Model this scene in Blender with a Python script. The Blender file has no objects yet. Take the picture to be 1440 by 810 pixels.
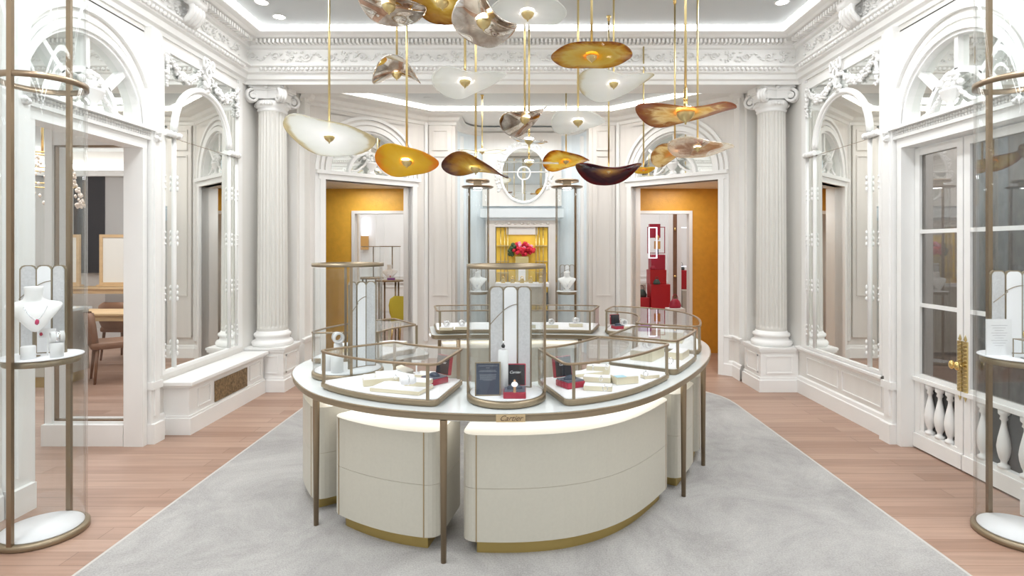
import bpy, bmesh, math, random
from mathutils import Vector, Matrix
random.seed(7)
PI = math.pi
C = bpy.context.scene.collection
EYE = 1.6
F = 800.0
def at(u, v, h=0.0):          # photo pixel on the horizontal plane at height h
    y = F * (EYE - h) / (v - 348.0)
    return ((u - 734.0) / F * y, y)
def atd(u, v, y):             # photo pixel at depth y
    return ((u - 734.0) / F * y, y, EYE + (348.0 - v) / F * y)

# ------------------------------------------------------------------ materials
MATS = {}
def nodes(name):
    m = bpy.data.materials.new(name); m.use_nodes = True
    nt = m.node_tree; b = nt.nodes.get('Principled BSDF')
    MATS[name] = m
    return m, nt, b
def pbr(name, col, rough=0.5, metal=0.0, noise=None, bump=None, emit=None, spec=None, coat=0):
    m, nt, b = nodes(name)
    b.inputs['Base Color'].default_value = (*col, 1)
    b.inputs['Roughness'].default_value = rough
    b.inputs['Metallic'].default_value = metal
    if spec is not None: b.inputs['Specular IOR Level'].default_value = spec
    if coat: b.inputs['Coat Weight'].default_value = coat
    tc = nt.nodes.new('ShaderNodeTexCoord')
    if noise:
        sc, amt = noise[0], noise[1]
        n = nt.nodes.new('ShaderNodeTexNoise'); n.inputs['Scale'].default_value = sc; n.inputs['Detail'].default_value = 5
        mp = nt.nodes.new('ShaderNodeMapping')
        if len(noise) > 2: mp.inputs['Scale'].default_value = noise[2]
        nt.links.new(tc.outputs['Object'], mp.inputs[0]); nt.links.new(mp.outputs[0], n.inputs[0])
        r = nt.nodes.new('ShaderNodeValToRGB')
        r.color_ramp.elements[0].position = .3; r.color_ramp.elements[1].position = .7
        r.color_ramp.elements[0].color = (*[max(0, c * (1 - amt)) for c in col], 1)
        r.color_ramp.elements[1].color = (*[min(1, c * (1 + amt)) for c in col], 1)
        nt.links.new(n.outputs[0], r.inputs[0]); nt.links.new(r.outputs[0], b.inputs['Base Color'])
    if bump:
        n2 = nt.nodes.new('ShaderNodeTexNoise'); n2.inputs['Scale'].default_value = bump[0]; n2.inputs['Detail'].default_value = 4
        nt.links.new(tc.outputs['Object'], n2.inputs[0])
        bp = nt.nodes.new('ShaderNodeBump'); bp.inputs['Strength'].default_value = bump[1]; bp.inputs['Distance'].default_value = .01
        nt.links.new(n2.outputs[0], bp.inputs['Height']); nt.links.new(bp.outputs[0], b.inputs['Normal'])
    if emit:
        b.inputs['Emission Color'].default_value = (*emit[0], 1); b.inputs['Emission Strength'].default_value = emit[1]
    return m
def thin_glass(name, tint=(1, 1, 1), refl=1.0, rough=0.0, ior=1.45):
    m, nt, b = nodes(name); nt.nodes.remove(b)
    out = nt.nodes['Material Output']
    t = nt.nodes.new('ShaderNodeBsdfTransparent'); t.inputs[0].default_value = (*tint, 1)
    g = nt.nodes.new('ShaderNodeBsdfGlossy'); g.inputs['Roughness'].default_value = rough
    fr = nt.nodes.new('ShaderNodeLayerWeight'); fr.inputs[0].default_value = .5
    pw = nt.nodes.new('ShaderNodeMath'); pw.operation = 'POWER'; pw.inputs[1].default_value = 5.0
    mu = nt.nodes.new('ShaderNodeMath'); mu.operation = 'MULTIPLY_ADD'; mu.inputs[1].default_value = .75 * min(refl, 1.2); mu.inputs[2].default_value = .028 * refl; mu.use_clamp = True
    nt.links.new(fr.outputs['Facing'], pw.inputs[0])
    mx = nt.nodes.new('ShaderNodeMixShader')
    nt.links.new(pw.outputs[0], mu.inputs[0]); nt.links.new(mu.outputs[0], mx.inputs[0])
    nt.links.new(t.outputs[0], mx.inputs[1]); nt.links.new(g.outputs[0], mx.inputs[2]); nt.links.new(mx.outputs[0], out.inputs[0])
    return m
def emis(name, col, s):
    m, nt, b = nodes(name)
    b.inputs['Base Color'].default_value = (0.8, 0.8, 0.8, 1)
    b.inputs['Emission Color'].default_value = (*col, 1); b.inputs['Emission Strength'].default_value = s
    return m
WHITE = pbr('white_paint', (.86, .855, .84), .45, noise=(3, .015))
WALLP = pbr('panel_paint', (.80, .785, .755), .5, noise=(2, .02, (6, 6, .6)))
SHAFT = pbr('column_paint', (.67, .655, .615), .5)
BAYP = pbr('bay_paint', (.74, .71, .675), .5, noise=(2, .025, (8, 8, .5)))
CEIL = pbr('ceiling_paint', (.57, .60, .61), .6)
COOL_LIT = pbr('cool_lit_white', (.74, .80, .84), .5)  # pale blue paints cool light onto the white niche; also on mantel shelf
CORN = pbr('plaster', (.87, .865, .85), .5)
MIRR = pbr('mirror_silver', (.90, .92, .90), .02, 1.0)
BRONZE = pbr('brushed_bronze', (.31, .235, .155), .38, .85, noise=(4, .06))
CHAMP = pbr('champagne_metal', (.31, .25, .17), .40, .75)
BRASS = pbr('polished_brass', (.85, .62, .25), .16, 1.0)
SBRASS = pbr('satin_brass', (.66, .53, .26), .28, .9)
GOLDB = pbr('gold_plinth', (.48, .36, .13), .45, .8)
CREAM = pbr('cream_leather', (.50, .475, .405), .42, noise=(60, .02), bump=(300, .05))
INLAY = pbr('inlay_bronze', (.40, .30, .17), .4, .7)
STONE = pbr('pale_stone', (.74, .79, .80), .12, noise=(2.2, .05), coat=.3)
PAD = pbr('white_suede', (.90, .90, .92), .8)
CUFF = pbr('white_leather', (.80, .80, .80), .55)
TRAYG = pbr('tray_edge_gold', (.72, .66, .50), .35, .3)
RED = pbr('red_leather', (.36, .012, .04), .4)
BRED = pbr('bright_red', (.42, .004, .012), .4)
BLACK = pbr('black_velvet', (.012, .012, .018), .8)
NAVY = pbr('navy_card', (.035, .05, .085), .5, noise=(9, .2))
SILV = pbr('bright_silver', (.85, .85, .88), .15, 1.0)
GREYP = pbr('grey_screen_fabric', (.62, .62, .63), .7, noise=(90, .08))
STEEL = pbr('bronze_grey_post', (.27, .20, .135), .32, .85)
WOODC = pbr('pale_oak', (.62, .42, .22), .5, noise=(3, .12, (1, 1, 12)))
WALN = pbr('walnut', (.22, .11, .06), .5, noise=(4, .15))
ORANGE = pbr('amber_wallcovering', (.76, .40, .045), .45, noise=(14, .06), bump=(60, .2))
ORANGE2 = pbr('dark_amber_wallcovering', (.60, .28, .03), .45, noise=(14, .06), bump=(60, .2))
GREYW = pbr('grey_fabric_wall', (.50, .49, .48), .8)
CURT = pbr('damask_curtain', (.26, .25, .255), .8, noise=(9, .75, (3, 3, 1.2)))
YEL = pbr('mustard_velvet', (.62, .50, .05), .7)
YELW = pbr('yellow_silk', (.92, .62, .07), .5, noise=(5, .1))
PINKF = pbr('red_flower', (.65, .02, .05), .7)
PINKL = pbr('pink_flower', (.85, .35, .5), .7)
LEAF = pbr('dark_leaf', (.05, .10, .04), .7)
GRNB = pbr('dark_green_leather', (.05, .08, .07), .45)
TANB = pbr('tan_bag', (.60, .33, .10), .5)
PAPER = pbr('printed_card', (.82, .82, .83), .7)
INK = pbr('grey_ink', (.35, .34, .36), .8)
WINK = pbr('white_ink', (.9, .9, .9), .8)
PURP = pbr('purple_suede', (.25, .09, .32), .7)
BLUEC = pbr('pale_blue_card', (.45, .70, .80), .6)
GRILLE = pbr('pierced_brass_grille', (.27, .19, .10), .5, .6, noise=(45, .5), bump=(60, .5))
PGLASS = thin_glass('clear_showcase_glass', (.975, .985, .985), 1.0)
DGLASS = thin_glass('door_glass', (.66, .63, .60), 7)
RGLASS = thin_glass('passage_glass', (.93, .93, .93), 1.1)
LED = emis('led_strip', (.97, .985, 1), 14)
LEDB = emis('led_bay', (1, .97, .93), 5)
LAMPE = emis('downlight_lens', (1, .97, .92), 30)
LITW = emis('lit_frame', (.85, .85, 1), 1.3)
def floor_mat():
    m, nt, b = nodes('oak_planks')
    tc = nt.nodes.new('ShaderNodeTexCoord'); mp = nt.nodes.new('ShaderNodeMapping')
    br = nt.nodes.new('ShaderNodeTexBrick')
    br.inputs['Scale'].default_value = 1; br.inputs['Brick Width'].default_value = 1.7; br.inputs['Row Height'].default_value = .13
    br.inputs['Mortar Size'].default_value = .0018; br.offset = .37; br.inputs['Mortar Smooth'].default_value = .2
    br.inputs['Color1'].default_value = (.32, .195, .14, 1); br.inputs['Color2'].default_value = (.43, .285, .215, 1)
    br.inputs['Mortar'].default_value = (.17, .10, .07, 1)
    nt.links.new(tc.outputs['Object'], mp.inputs[0]); nt.links.new(mp.outputs[0], br.inputs['Vector'])
    n = nt.nodes.new('ShaderNodeTexNoise'); n.inputs['Scale'].default_value = 1.0; n.inputs['Detail'].default_value = 8
    mp2 = nt.nodes.new('ShaderNodeMapping'); mp2.inputs['Scale'].default_value = (1.5, 34, 1)
    nt.links.new(tc.outputs['Object'], mp2.inputs[0]); nt.links.new(mp2.outputs[0], n.inputs[0])
    r = nt.nodes.new('ShaderNodeValToRGB'); r.color_ramp.elements[0].color = (.82, .82, .82, 1); r.color_ramp.elements[1].color = (1.1, 1.1, 1.1, 1)
    r.color_ramp.elements[0].position = .3; r.color_ramp.elements[1].position = .7
    nt.links.new(n.outputs[0], r.inputs[0])
    mx = nt.nodes.new('ShaderNodeMix'); mx.data_type = 'RGBA'; mx.blend_type = 'MULTIPLY'; mx.inputs[0].default_value = 1
    nt.links.new(br.outputs[0], mx.inputs[6]); nt.links.new(r.outputs[0], mx.inputs[7]); nt.links.new(mx.outputs[2], b.inputs['Base Color'])
    b.inputs['Roughness'].default_value = .42
    return m
def carpet_mat():
    m, nt, b = nodes('grey_carpet')
    tc = nt.nodes.new('ShaderNodeTexCoord')
    n = nt.nodes.new('ShaderNodeTexNoise'); n.inputs['Scale'].default_value = 1.5; n.inputs['Detail'].default_value = 10; n.inputs['Roughness'].default_value = .75; n.inputs['Distortion'].default_value = .6
    r = nt.nodes.new('ShaderNodeValToRGB'); r.color_ramp.elements[0].color = (.285, .275, .268, 1); r.color_ramp.elements[1].color = (.43, .42, .405, 1)
    r.color_ramp.elements[0].position = .35; r.color_ramp.elements[1].position = .65
    n2 = nt.nodes.new('ShaderNodeTexNoise'); n2.inputs['Scale'].default_value = 120; n2.inputs['Detail'].default_value = 2
    bp = nt.nodes.new('ShaderNodeBump'); bp.inputs['Strength'].default_value = .5; bp.inputs['Distance'].default_value = .006
    nt.links.new(tc.outputs['Object'], n.inputs[0]); nt.links.new(tc.outputs['Object'], n2.inputs[0])
    nt.links.new(n.outputs[0], r.inputs[0]); nt.links.new(n2.outputs[0], bp.inputs['Height']); nt.links.new(bp.outputs[0], b.inputs['Normal'])
    mx = nt.nodes.new('ShaderNodeMix'); mx.data_type = 'RGBA'; mx.blend_type = 'OVERLAY'; mx.inputs[0].default_value = .35
    nt.links.new(r.outputs[0], mx.inputs[6]); nt.links.new(n2.outputs[0], mx.inputs[7]); nt.links.new(mx.outputs[2], b.inputs['Base Color'])
    b.inputs['Roughness'].default_value = .95
    return m
FLOORM = floor_mat(); CARPET = carpet_mat()
def art_glass(name, stops, alpha=.35, streak=0.0, rough=.08, radius=.3, metal=0.0):
    """blown glass disc: colour runs radially, partly see-through"""
    m, nt, b = nodes(name); out = nt.nodes['Material Output']
    tc = nt.nodes.new('ShaderNodeTexCoord')
    ln = nt.nodes.new('ShaderNodeVectorMath'); ln.operation = 'LENGTH'
    mpz = nt.nodes.new('ShaderNodeMapping'); mpz.inputs['Scale'].default_value = (1, 1, 0)
    nt.links.new(tc.outputs['Object'], mpz.inputs[0]); nt.links.new(mpz.outputs[0], ln.inputs[0])
    dv = nt.nodes.new('ShaderNodeMath'); dv.operation = 'DIVIDE'; dv.inputs[1].default_value = radius
    nt.links.new(ln.outputs['Value'], dv.inputs[0])
    n = nt.nodes.new('ShaderNodeTexNoise'); n.inputs['Scale'].default_value = 5; n.inputs['Detail'].default_value = 4; n.inputs['Distortion'].default_value = 2.5
    nt.links.new(tc.outputs['Object'], n.inputs[0])
    ma = nt.nodes.new('ShaderNodeMath'); ma.operation = 'MULTIPLY_ADD'; ma.inputs[1].default_value = .25 + streak
    nt.links.new(n.outputs[0], ma.inputs[0])
    sb = nt.nodes.new('ShaderNodeMath'); sb.operation = 'SUBTRACT'; sb.inputs[1].default_value = (.25 + streak) * .5
    nt.links.new(dv.outputs[0], sb.inputs[0]); nt.links.new(sb.outputs[0], ma.inputs[2])
    r = nt.nodes.new('ShaderNodeValToRGB'); el = r.color_ramp.elements
    while len(el) < len(stops): el.new(.5)
    for e, (p, c) in zip(el, stops): e.position = p; e.color = (*c, 1)
    nt.links.new(ma.outputs[0], r.inputs[0]); nt.links.new(r.outputs[0], b.inputs['Base Color'])
    b.inputs['Roughness'].default_value = rough; b.inputs['Metallic'].default_value = metal
    t = nt.nodes.new('ShaderNodeBsdfTransparent'); tl = nt.nodes.new('ShaderNodeBsdfTranslucent')
    nt.links.new(r.outputs[0], tl.inputs[0]); nt.links.new(r.outputs[0], t.inputs[0])
    m1 = nt.nodes.new('ShaderNodeMixShader'); m1.inputs[0].default_value = .5 if metal < .5 else .1
    nt.links.new(b.outputs[0], m1.inputs[1]); nt.links.new(tl.outputs[0], m1.inputs[2])
    m2 = nt.nodes.new('ShaderNodeMixShader'); m2.inputs[0].default_value = alpha
    nt.links.new(m1.outputs[0], m2.inputs[1]); nt.links.new(t.outputs[0], m2.inputs[2]); nt.links.new(m2.outputs[0], out.inputs[0])
    return m
G_FROST = art_glass('frosted_glass', [(0, (1, 1, 1)), (.5, (.93, .94, .93)), (.9, (.86, .87, .84)), (1, (.70, .64, .48))], .52)
G_AMBER = art_glass('amber_glass', [(0, (.95, .36, .05)), (.22, (.70, .50, .08)), (.6, (.74, .62, .22)), (.82, (.62, .38, .05)), (1, (.30, .09, .03))], .30, .35)
G_ORANGE = art_glass('orange_glass', [(0, (.95, .35, .05)), (.2, (.80, .62, .10)), (.55, (.76, .54, .05)), (.8, (.84, .36, .04)), (1, (.48, .15, .03))], .20, .2)
G_BROWN = art_glass('amber_brown_glass', [(0, (.88, .84, .62)), (.28, (.72, .55, .12)), (.55, (.50, .28, .04)), (.75, (.20, .06, .02)), (1, (.06, .01, .01))], .18, .3)
G_PLUM = art_glass('plum_glass', [(0, (.70, .48, .08)), (.3, (.40, .20, .05)), (.55, (.10, .03, .05)), (.8, (.06, .015, .04)), (1, (.16, .01, .02))], .05, .1)
G_STREAK = art_glass('streaked_amber_glass', [(0, (.90, .45, .16)), (.3, (.66, .46, .18)), (.55, (.86, .74, .48)), (.75, (.50, .30, .12)), (1, (.40, .17, .09))], .34, .8)
G_SMOKE = art_glass('smoky_mirrored_glass', [(0, (.86, .80, .70)), (.35, (.50, .40, .32)), (.55, (.82, .78, .72)), (.75, (.36, .27, .20)), (.88, (.85, .78, .66)), (1, (.5, .36, .2))], .10, .3, .03, .3, 1.0)
G_CLEAR = art_glass('rippled_clear_glass', [(0, (.9, .84, .70)), (.4, (.62, .48, .38)), (.6, (.95, .92, .85)), (1, (.85, .76, .62))], .40, .9, .04, .3, .6)

# ------------------------------------------------------------------ mesh helpers
class MB:
    def __init__(s): s.bm = bmesh.new()
    def quadmesh(s, rows, closed_u=False, mi=0, smooth=True):
        V = [[s.bm.verts.new(p) for p in r] for r in rows]
        n = len(rows[0])
        for i in range(len(rows) - 1):
            for j in range(n if closed_u else n - 1):
                a, b_, c, d = V[i][j], V[i][(j + 1) % n], V[i + 1][(j + 1) % n], V[i + 1][j]
                try:
                    f = s.bm.faces.new((a, b_, c, d)); f.smooth = smooth; f.material_index = mi
                except ValueError: pass
        return V
    def box(s, x0, x1, y0, y1, z0, z1, M=None, mi=0):
        v = [s.bm.verts.new(M @ Vector(p) if M else p) for p in ((x0, y0, z0), (x1, y0, z0), (x1, y1, z0), (x0, y1, z0), (x0, y0, z1), (x1, y0, z1), (x1, y1, z1), (x0, y1, z1))]
        for f in ((0, 3, 2, 1), (4, 5, 6, 7), (0, 1, 5, 4), (1, 2, 6, 5), (2, 3, 7, 6), (3, 0, 4, 7)):
            q = s.bm.faces.new([v[i] for i in f]); q.material_index = mi
        return s
    def prism(s, pts, z0, z1, mi=0, M=None, cap=True):
        T = (lambda p: M @ Vector(p)) if M else (lambda p: p)
        a = [s.bm.verts.new(T((p[0], p[1], z0))) for p in pts]; b_ = [s.bm.verts.new(T((p[0], p[1], z1))) for p in pts]
        n = len(pts)
        for i in range(n):
            f = s.bm.faces.new((a[i], a[(i + 1) % n], b_[(i + 1) % n], b_[i])); f.material_index = mi
        if cap:
            f = s.bm.faces.new(a[::-1]); f.material_index = mi
            f = s.bm.faces.new(b_); f.material_index = mi
        return s
    def ring(s, out, inn, z0, z1, mi=0, closed=True, smooth=False):
        n = len(out)
        L = [[s.bm.verts.new((p[0], p[1], z)) for p in P_] for P_, z in ((out, z0), (out, z1), (inn, z1), (inn, z0))]
        for k in range(4):
            A, B = L[k], L[(k + 1) % 4]
            for i in range(n if closed else n - 1):
                j = (i + 1) % n
                f = s.bm.faces.new((A[i], A[j], B[j], B[i])); f.material_index = mi; f.smooth = smooth and k in (0, 2)
        if not closed:
            for e in (0, n - 1): s.bm.faces.new([L[k][e] for k in range(4)])
        return s
    def lathe(s, prof, cx=0, cy=0, n=32, mi=0, M=None, smooth=True, a0=0, a1=2 * PI):
        rows = []
        full = abs(a1 - a0 - 2 * PI) < 1e-6
        m = n if full else n + 1
        for r, z in prof:
            row = [(cx + max(r, 1e-5) * math.cos(a0 + (a1 - a0) * k / n), cy + max(r, 1e-5) * math.sin(a0 + (a1 - a0) * k / n), z) for k in range(m)]
            if M: row = [M @ Vector(p) for p in row]
            rows.append(row)
        s.quadmesh(rows, full, mi, smooth); return s
    def tube(s, pts, r, n=8, closed=False, mi=0, squash=1.0, caps=True):
        P_ = [Vector(p) for p in pts]; m = len(P_)
        up = Vector((0, 0, 1)); rows = []; prev = None
        for i, p in enumerate(P_):
            if closed: t = P_[(i + 1) % m] - P_[i - 1]
            else: t = P_[min(i + 1, m - 1)] - P_[max(i - 1, 0)]
            t.normalize()
            if prev is None:
                a = t.cross(up)
                if a.length < 1e-3: a = t.cross(Vector((0, 1, 0)))
                a.normalize()
            else:
                a = prev - t * prev.dot(t)
                if a.length < 1e-5: a = t.cross(up)
                a.normalize()
            b_ = t.cross(a); prev = a
            rr = r[i] if isinstance(r, (list, tuple)) else r
            rows.append([p + (a * math.cos(q) + b_ * math.sin(q) * squash) * rr for q in [2 * PI * k / n for k in range(n)]])
        if closed: rows.append(rows[0])
        V = s.quadmesh(rows, True, mi)
        if caps and not closed:
            for e in (V[0], V[-1][::-1]):
                try: f = s.bm.faces.new(e); f.material_index = mi
                except ValueError: pass
        return s
    def ball(s, c, r, sc=(1, 1, 1), sub=1, mi=0, M=None):
        T = Matrix.Translation(c) @ (M or Matrix.Identity(4)) @ Matrix.Diagonal((sc[0] * r, sc[1] * r, sc[2] * r, 1))
        res = bmesh.ops.create_icosphere(s.bm, subdivisions=sub, radius=1, matrix=T)
        fs = set()
        for v in res['verts']:
            for f in v.link_faces: fs.add(f)
        for f in fs: f.smooth = True; f.material_index = mi
        return s
    def sweep(s, path, prof, closed=False, side=1, mi=0):
        """prof: (offset, z) pairs, offset to the left*side of the path, mitred"""
        n = len(path); P_ = [Vector((p[0], p[1])) for p in path]; rows = []
        for i in range(n):
            if closed: a, c = P_[i - 1], P_[(i + 1) % n]
            else: a, c = P_[max(i - 1, 0)], P_[min(i + 1, n - 1)]
            d1 = (P_[i] - a); d2 = (c - P_[i])
            if d1.length < 1e-9: d1 = d2
            if d2.length < 1e-9: d2 = d1
            d1.normalize(); d2.normalize()
            n1 = Vector((-d1.y, d1.x)); n2 = Vector((-d2.y, d2.x))
            mt = (n1 + n2); mt.normalize(); k = 1 / max(.3, mt.dot(n1))
            rows.append([(P_[i].x + mt.x * k * o * side, P_[i].y + mt.y * k * o * side, z) for o, z in prof])
        if closed: rows.append(rows[0])
        V = s.quadmesh(rows, False, mi, False)
        return s
    def obj(s, name, mat, parent=None, loc=None, rot=None, bevel=0, smooth=False, kind=None):
        bmesh.ops.recalc_face_normals(s.bm, faces=s.bm.faces[:])
        me = bpy.data.meshes.new(name); s.bm.to_mesh(me); s.bm.free()
        for m in (mat if isinstance(mat, (list, tuple)) else [mat]): me.materials.append(m)
        o = bpy.data.objects.new(name, me); C.objects.link(o)
        if parent: o.parent = parent
        if loc: o.location = loc
        if rot: o.rotation_euler = rot
        if bevel:
            b_ = o.modifiers.new('bevel', 'BEVEL'); b_.width = bevel; b_.segments = 2; b_.limit_method = 'ANGLE'
        if kind: o['kind'] = kind
        return o
def thing(name, label, cat, loc=(0, 0, 0), rz=0, group=None):
    o = bpy.data.objects.new(name, None); C.objects.link(o); o.empty_display_size = .1
    o.location = loc; o.rotation_euler = (0, 0, rz)
    o['label'] = label; o['category'] = cat
    if group: o['group'] = group
    return o
def tag(o, label, cat, group=None):
    o['label'] = label; o['category'] = cat
    if group: o['group'] = group
    return o
def struct(name, mb, mat, **k):
    o = mb.obj(name, mat, **k); o['kind'] = 'structure'; return o
def sroot(name, loc=(0, 0, 0), rz=0):
    o = bpy.data.objects.new(name, None); C.objects.link(o); o.location = loc; o.rotation_euler = (0, 0, rz); o['kind'] = 'structure'; return o
def frame_rect(mb, x0, x1, z0, z1, w, y0, y1, mi=0):
    mb.box(x0, x1, y0, y1, z0, z0 + w, mi=mi); mb.box(x0, x1, y0, y1, z1 - w, z1, mi=mi)
    mb.box(x0, x0 + w, y0, y1, z0 + w, z1 - w, mi=mi); mb.box(x1 - w, x1, y0, y1, z0 + w, z1 - w, mi=mi)
def area(name, loc, sx, sy, power, col=(1, 1, 1), rot=(0, 0, 0), spread=PI):
    l = bpy.data.lights.new(name, 'AREA'); l.shape = 'RECTANGLE'; l.size = sx; l.size_y = sy; l.energy = power; l.color = col; l.spread = spread
    o = bpy.data.objects.new(name, l); C.objects.link(o); o.location = loc; o.rotation_euler = rot; return o
def spot(name, loc, power, ang=100, r=.05, col=(.97, .98, 1)):
    l = bpy.data.lights.new(name, 'SPOT'); l.energy = power; l.spot_size = math.radians(ang); l.spot_blend = .8; l.shadow_soft_size = r; l.color = col
    o = bpy.data.objects.new(name, l); C.objects.link(o); o.location = loc; return o

# ------------------------------------------------------------------ room shell
WX, BY = 3.07, 6.30          # half width, face of the beam before the bay
CH = 3.92                    # ceiling
Y0 = -3.2                    # unseen end behind the viewer, window openings made up for daylight
mb = MB(); mb.box(-9.5, 6.6, Y0 - .3, 15.5, -.12, 0); struct('floor', mb, FLOORM)
# carpet: long runner, rounded towards the bay
cp = [(-2.17, Y0 + .3), (2.17, Y0 + .3)]
for k in range(25):
    a = k / 24 * PI
    cx = 2.17 * (abs(math.cos(a)) ** .62) * (1 if math.cos(a) >= 0 else -1)
    cp.append((cx, 5.75 + .95 * (math.sin(a) ** .8)))
mb = MB(); mb.prism(cp, 0, .008)
cpt = mb.obj('carpet', CARPET)
tag(cpt, 'large pale grey carpet with rounded far end under the round counter', 'carpet')
def _edge(p, k): return [(x * k, 2 + (y - 2) * k) for x, y in p]
mb = MB(); mb.ring(_edge(cp, 1.007), _edge(cp, 1.0), 0, .008); mb.obj('binding', pbr('carpet_binding', (.50, .48, .45), .9), cpt)
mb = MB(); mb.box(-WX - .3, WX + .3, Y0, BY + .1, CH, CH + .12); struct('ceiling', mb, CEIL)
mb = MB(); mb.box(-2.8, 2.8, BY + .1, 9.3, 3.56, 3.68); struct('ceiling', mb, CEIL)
# beam over the columns
mb = MB(); mb.box(-WX, WX, BY, 6.83, 3.45, 3.93); mb.box(-WX, WX, BY + .06, 6.77, 3.44, 3.45); struct('wall_beam', mb, CORN)
# cornice, all four sides, with dentils
prof = [(0, 3.40), (.015, 3.40), (.02, 3.435), (.05, 3.45), (.055, 3.50), (.085, 3.515), (.09, 3.56), (.12, 3.575), (.12, 3.595), (.07, 3.605),
        (.07, 3.765), (.10, 3.775), (.11, 3.795), (.13, 3.80), (.13, 3.845), (.22, 3.85), (.25, 3.865), (.32, 3.873), (.325, 3.885), (.20, 3.885), (.0, 3.885)]
path = [(WX, Y0), (WX, BY), (-WX, BY), (-WX, Y0)]
mb = MB(); mb.sweep(path, prof, side=1)
for axis, (a, b_, fx) in enumerate((((-WX + .2), (WX - .2), 'beam'), (Y0, BY - .2, 'r'), (Y0, BY - .2, 'l'))):
    n = int((b_ - a) / .045)
    for i in range(n):
        p = a + (i + .25) * .045
        if fx == 'beam': mb.box(p, p + .024, BY - .20, BY - .12, 3.80, 3.842)
        elif fx == 'r': mb.box(WX - .20, WX - .12, p, p + .024, 3.80, 3.842)
        else: mb.box(-WX + .12, -WX + .20, p, p + .024, 3.80, 3.842)
    n = int((b_ - a) / .05)
    for i in range(n):                       # egg moulding under the frieze
        p = a + (i + .5) * .05
        c = (p, BY - .10, 3.545) if fx == 'beam' else ((WX - .10 if fx == 'r' else -WX + .10), p, 3.545)
        mb.ball(c, .021, (1, 1, 1.1), 1)
        c = (p, BY - .17, 3.868) if fx == 'beam' else ((WX - .17 if fx == 'r' else -WX + .17), p, 3.868)
struct('trim_1', mb, CORN)
# scrolling relief on the frieze
def scroll_motif(mb, T, flip=1):
    def spiral(cx, cz, r, turns, st, d):
        pts = []; rr = []
        for k in range(19):
            t = k / 18; a = st + d * turns * 2 * PI * t; q = r * (1 - .85 * t)
            pts.append(T(cx + q * math.cos(a), .012, cz + q * math.sin(a))); rr.append(.010 * (1 - .5 * t))
        mb.tube(pts, rr, 5)
        mb.ball(T(cx, .012, cz), .013, sub=1)
    spiral(0, 0, .055, 1.3, PI, flip); spiral(.25, 0, .05, 1.3, 0, -flip)
    for k in range(9):
        t = k / 8; x = .04 + .20 * t; z = .035 * flip * math.sin(t * 2 * PI)
        mb.ball(T(x, .010, z), .020, (1, 1, .6), 1)
    for k in range(7):
        a = -1.2 + 2.4 * k / 6
        for q in (.03, .048):
            mb.ball(T(.38 + q * 1.2 * math.cos(a * 1.3), .010, q * 1.1 * math.sin(a * 1.3)), .014, (1, 1, 1), 1)
    for dx, dz in ((.31, .03), (.33, -.03), (.47, .045), (.49, -.04), (.52, 0), (.44, 0), (-.06, .05), (-.07, -.045)):
        mb.ball(T(dx, .010, dz), .019, (1.2, 1, .7), 1)
mb = MB(); FZ = 3.685
for i in range(10): scroll_motif(mb, lambda x, y, z, i=i: Vector((-2.95 + .6 * i + x, BY - .07 - y, FZ + z)), 1 if i % 2 else -1)
struct('trim_2', mb, CORN)
for sgn in (1, -1):
    mb = MB()
    for i in range(14): scroll_motif(mb, lambda x, y, z, i=i: Vector((sgn * (WX - .07 - y), BY - .35 - .6 * i - x, FZ + z)), 1 if i % 2 else -1)
    # scroll brackets in the frieze
    for yb in (5.05, 3.2, 1.3):
        for k in range(4):
            y_ = yb - .075 + .05 * k
            mb.tube([(sgn * (WX - .12 - .07 * math.sin(t * PI)), y_, 3.58 + .22 * t) for t in [q / 8 for q in range(9)]], .026, 6)
        mb.lathe([(.0, -.11), (.05, -.11), (.05, .11), (0, .11)], n=14, M=Matrix.Translation((sgn * (WX - .17), yb, 3.77)) @ Matrix.Rotation(PI / 2, 4, 'X'))
    struct('trim_3', mb, CORN)
# LED coves
def strip(name, path, off, z0, z1, mat, side=1):
    mb = MB(); mb.sweep(path, [(off, z0), (off, z1)], side=side); return struct(name, mb, mat)
mb = MB(); mb.sweep(path, [(.29, 3.889), (.37, 3.914), (.37, 3.918)], side=1); struct('trim_4', mb, LED)

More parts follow.
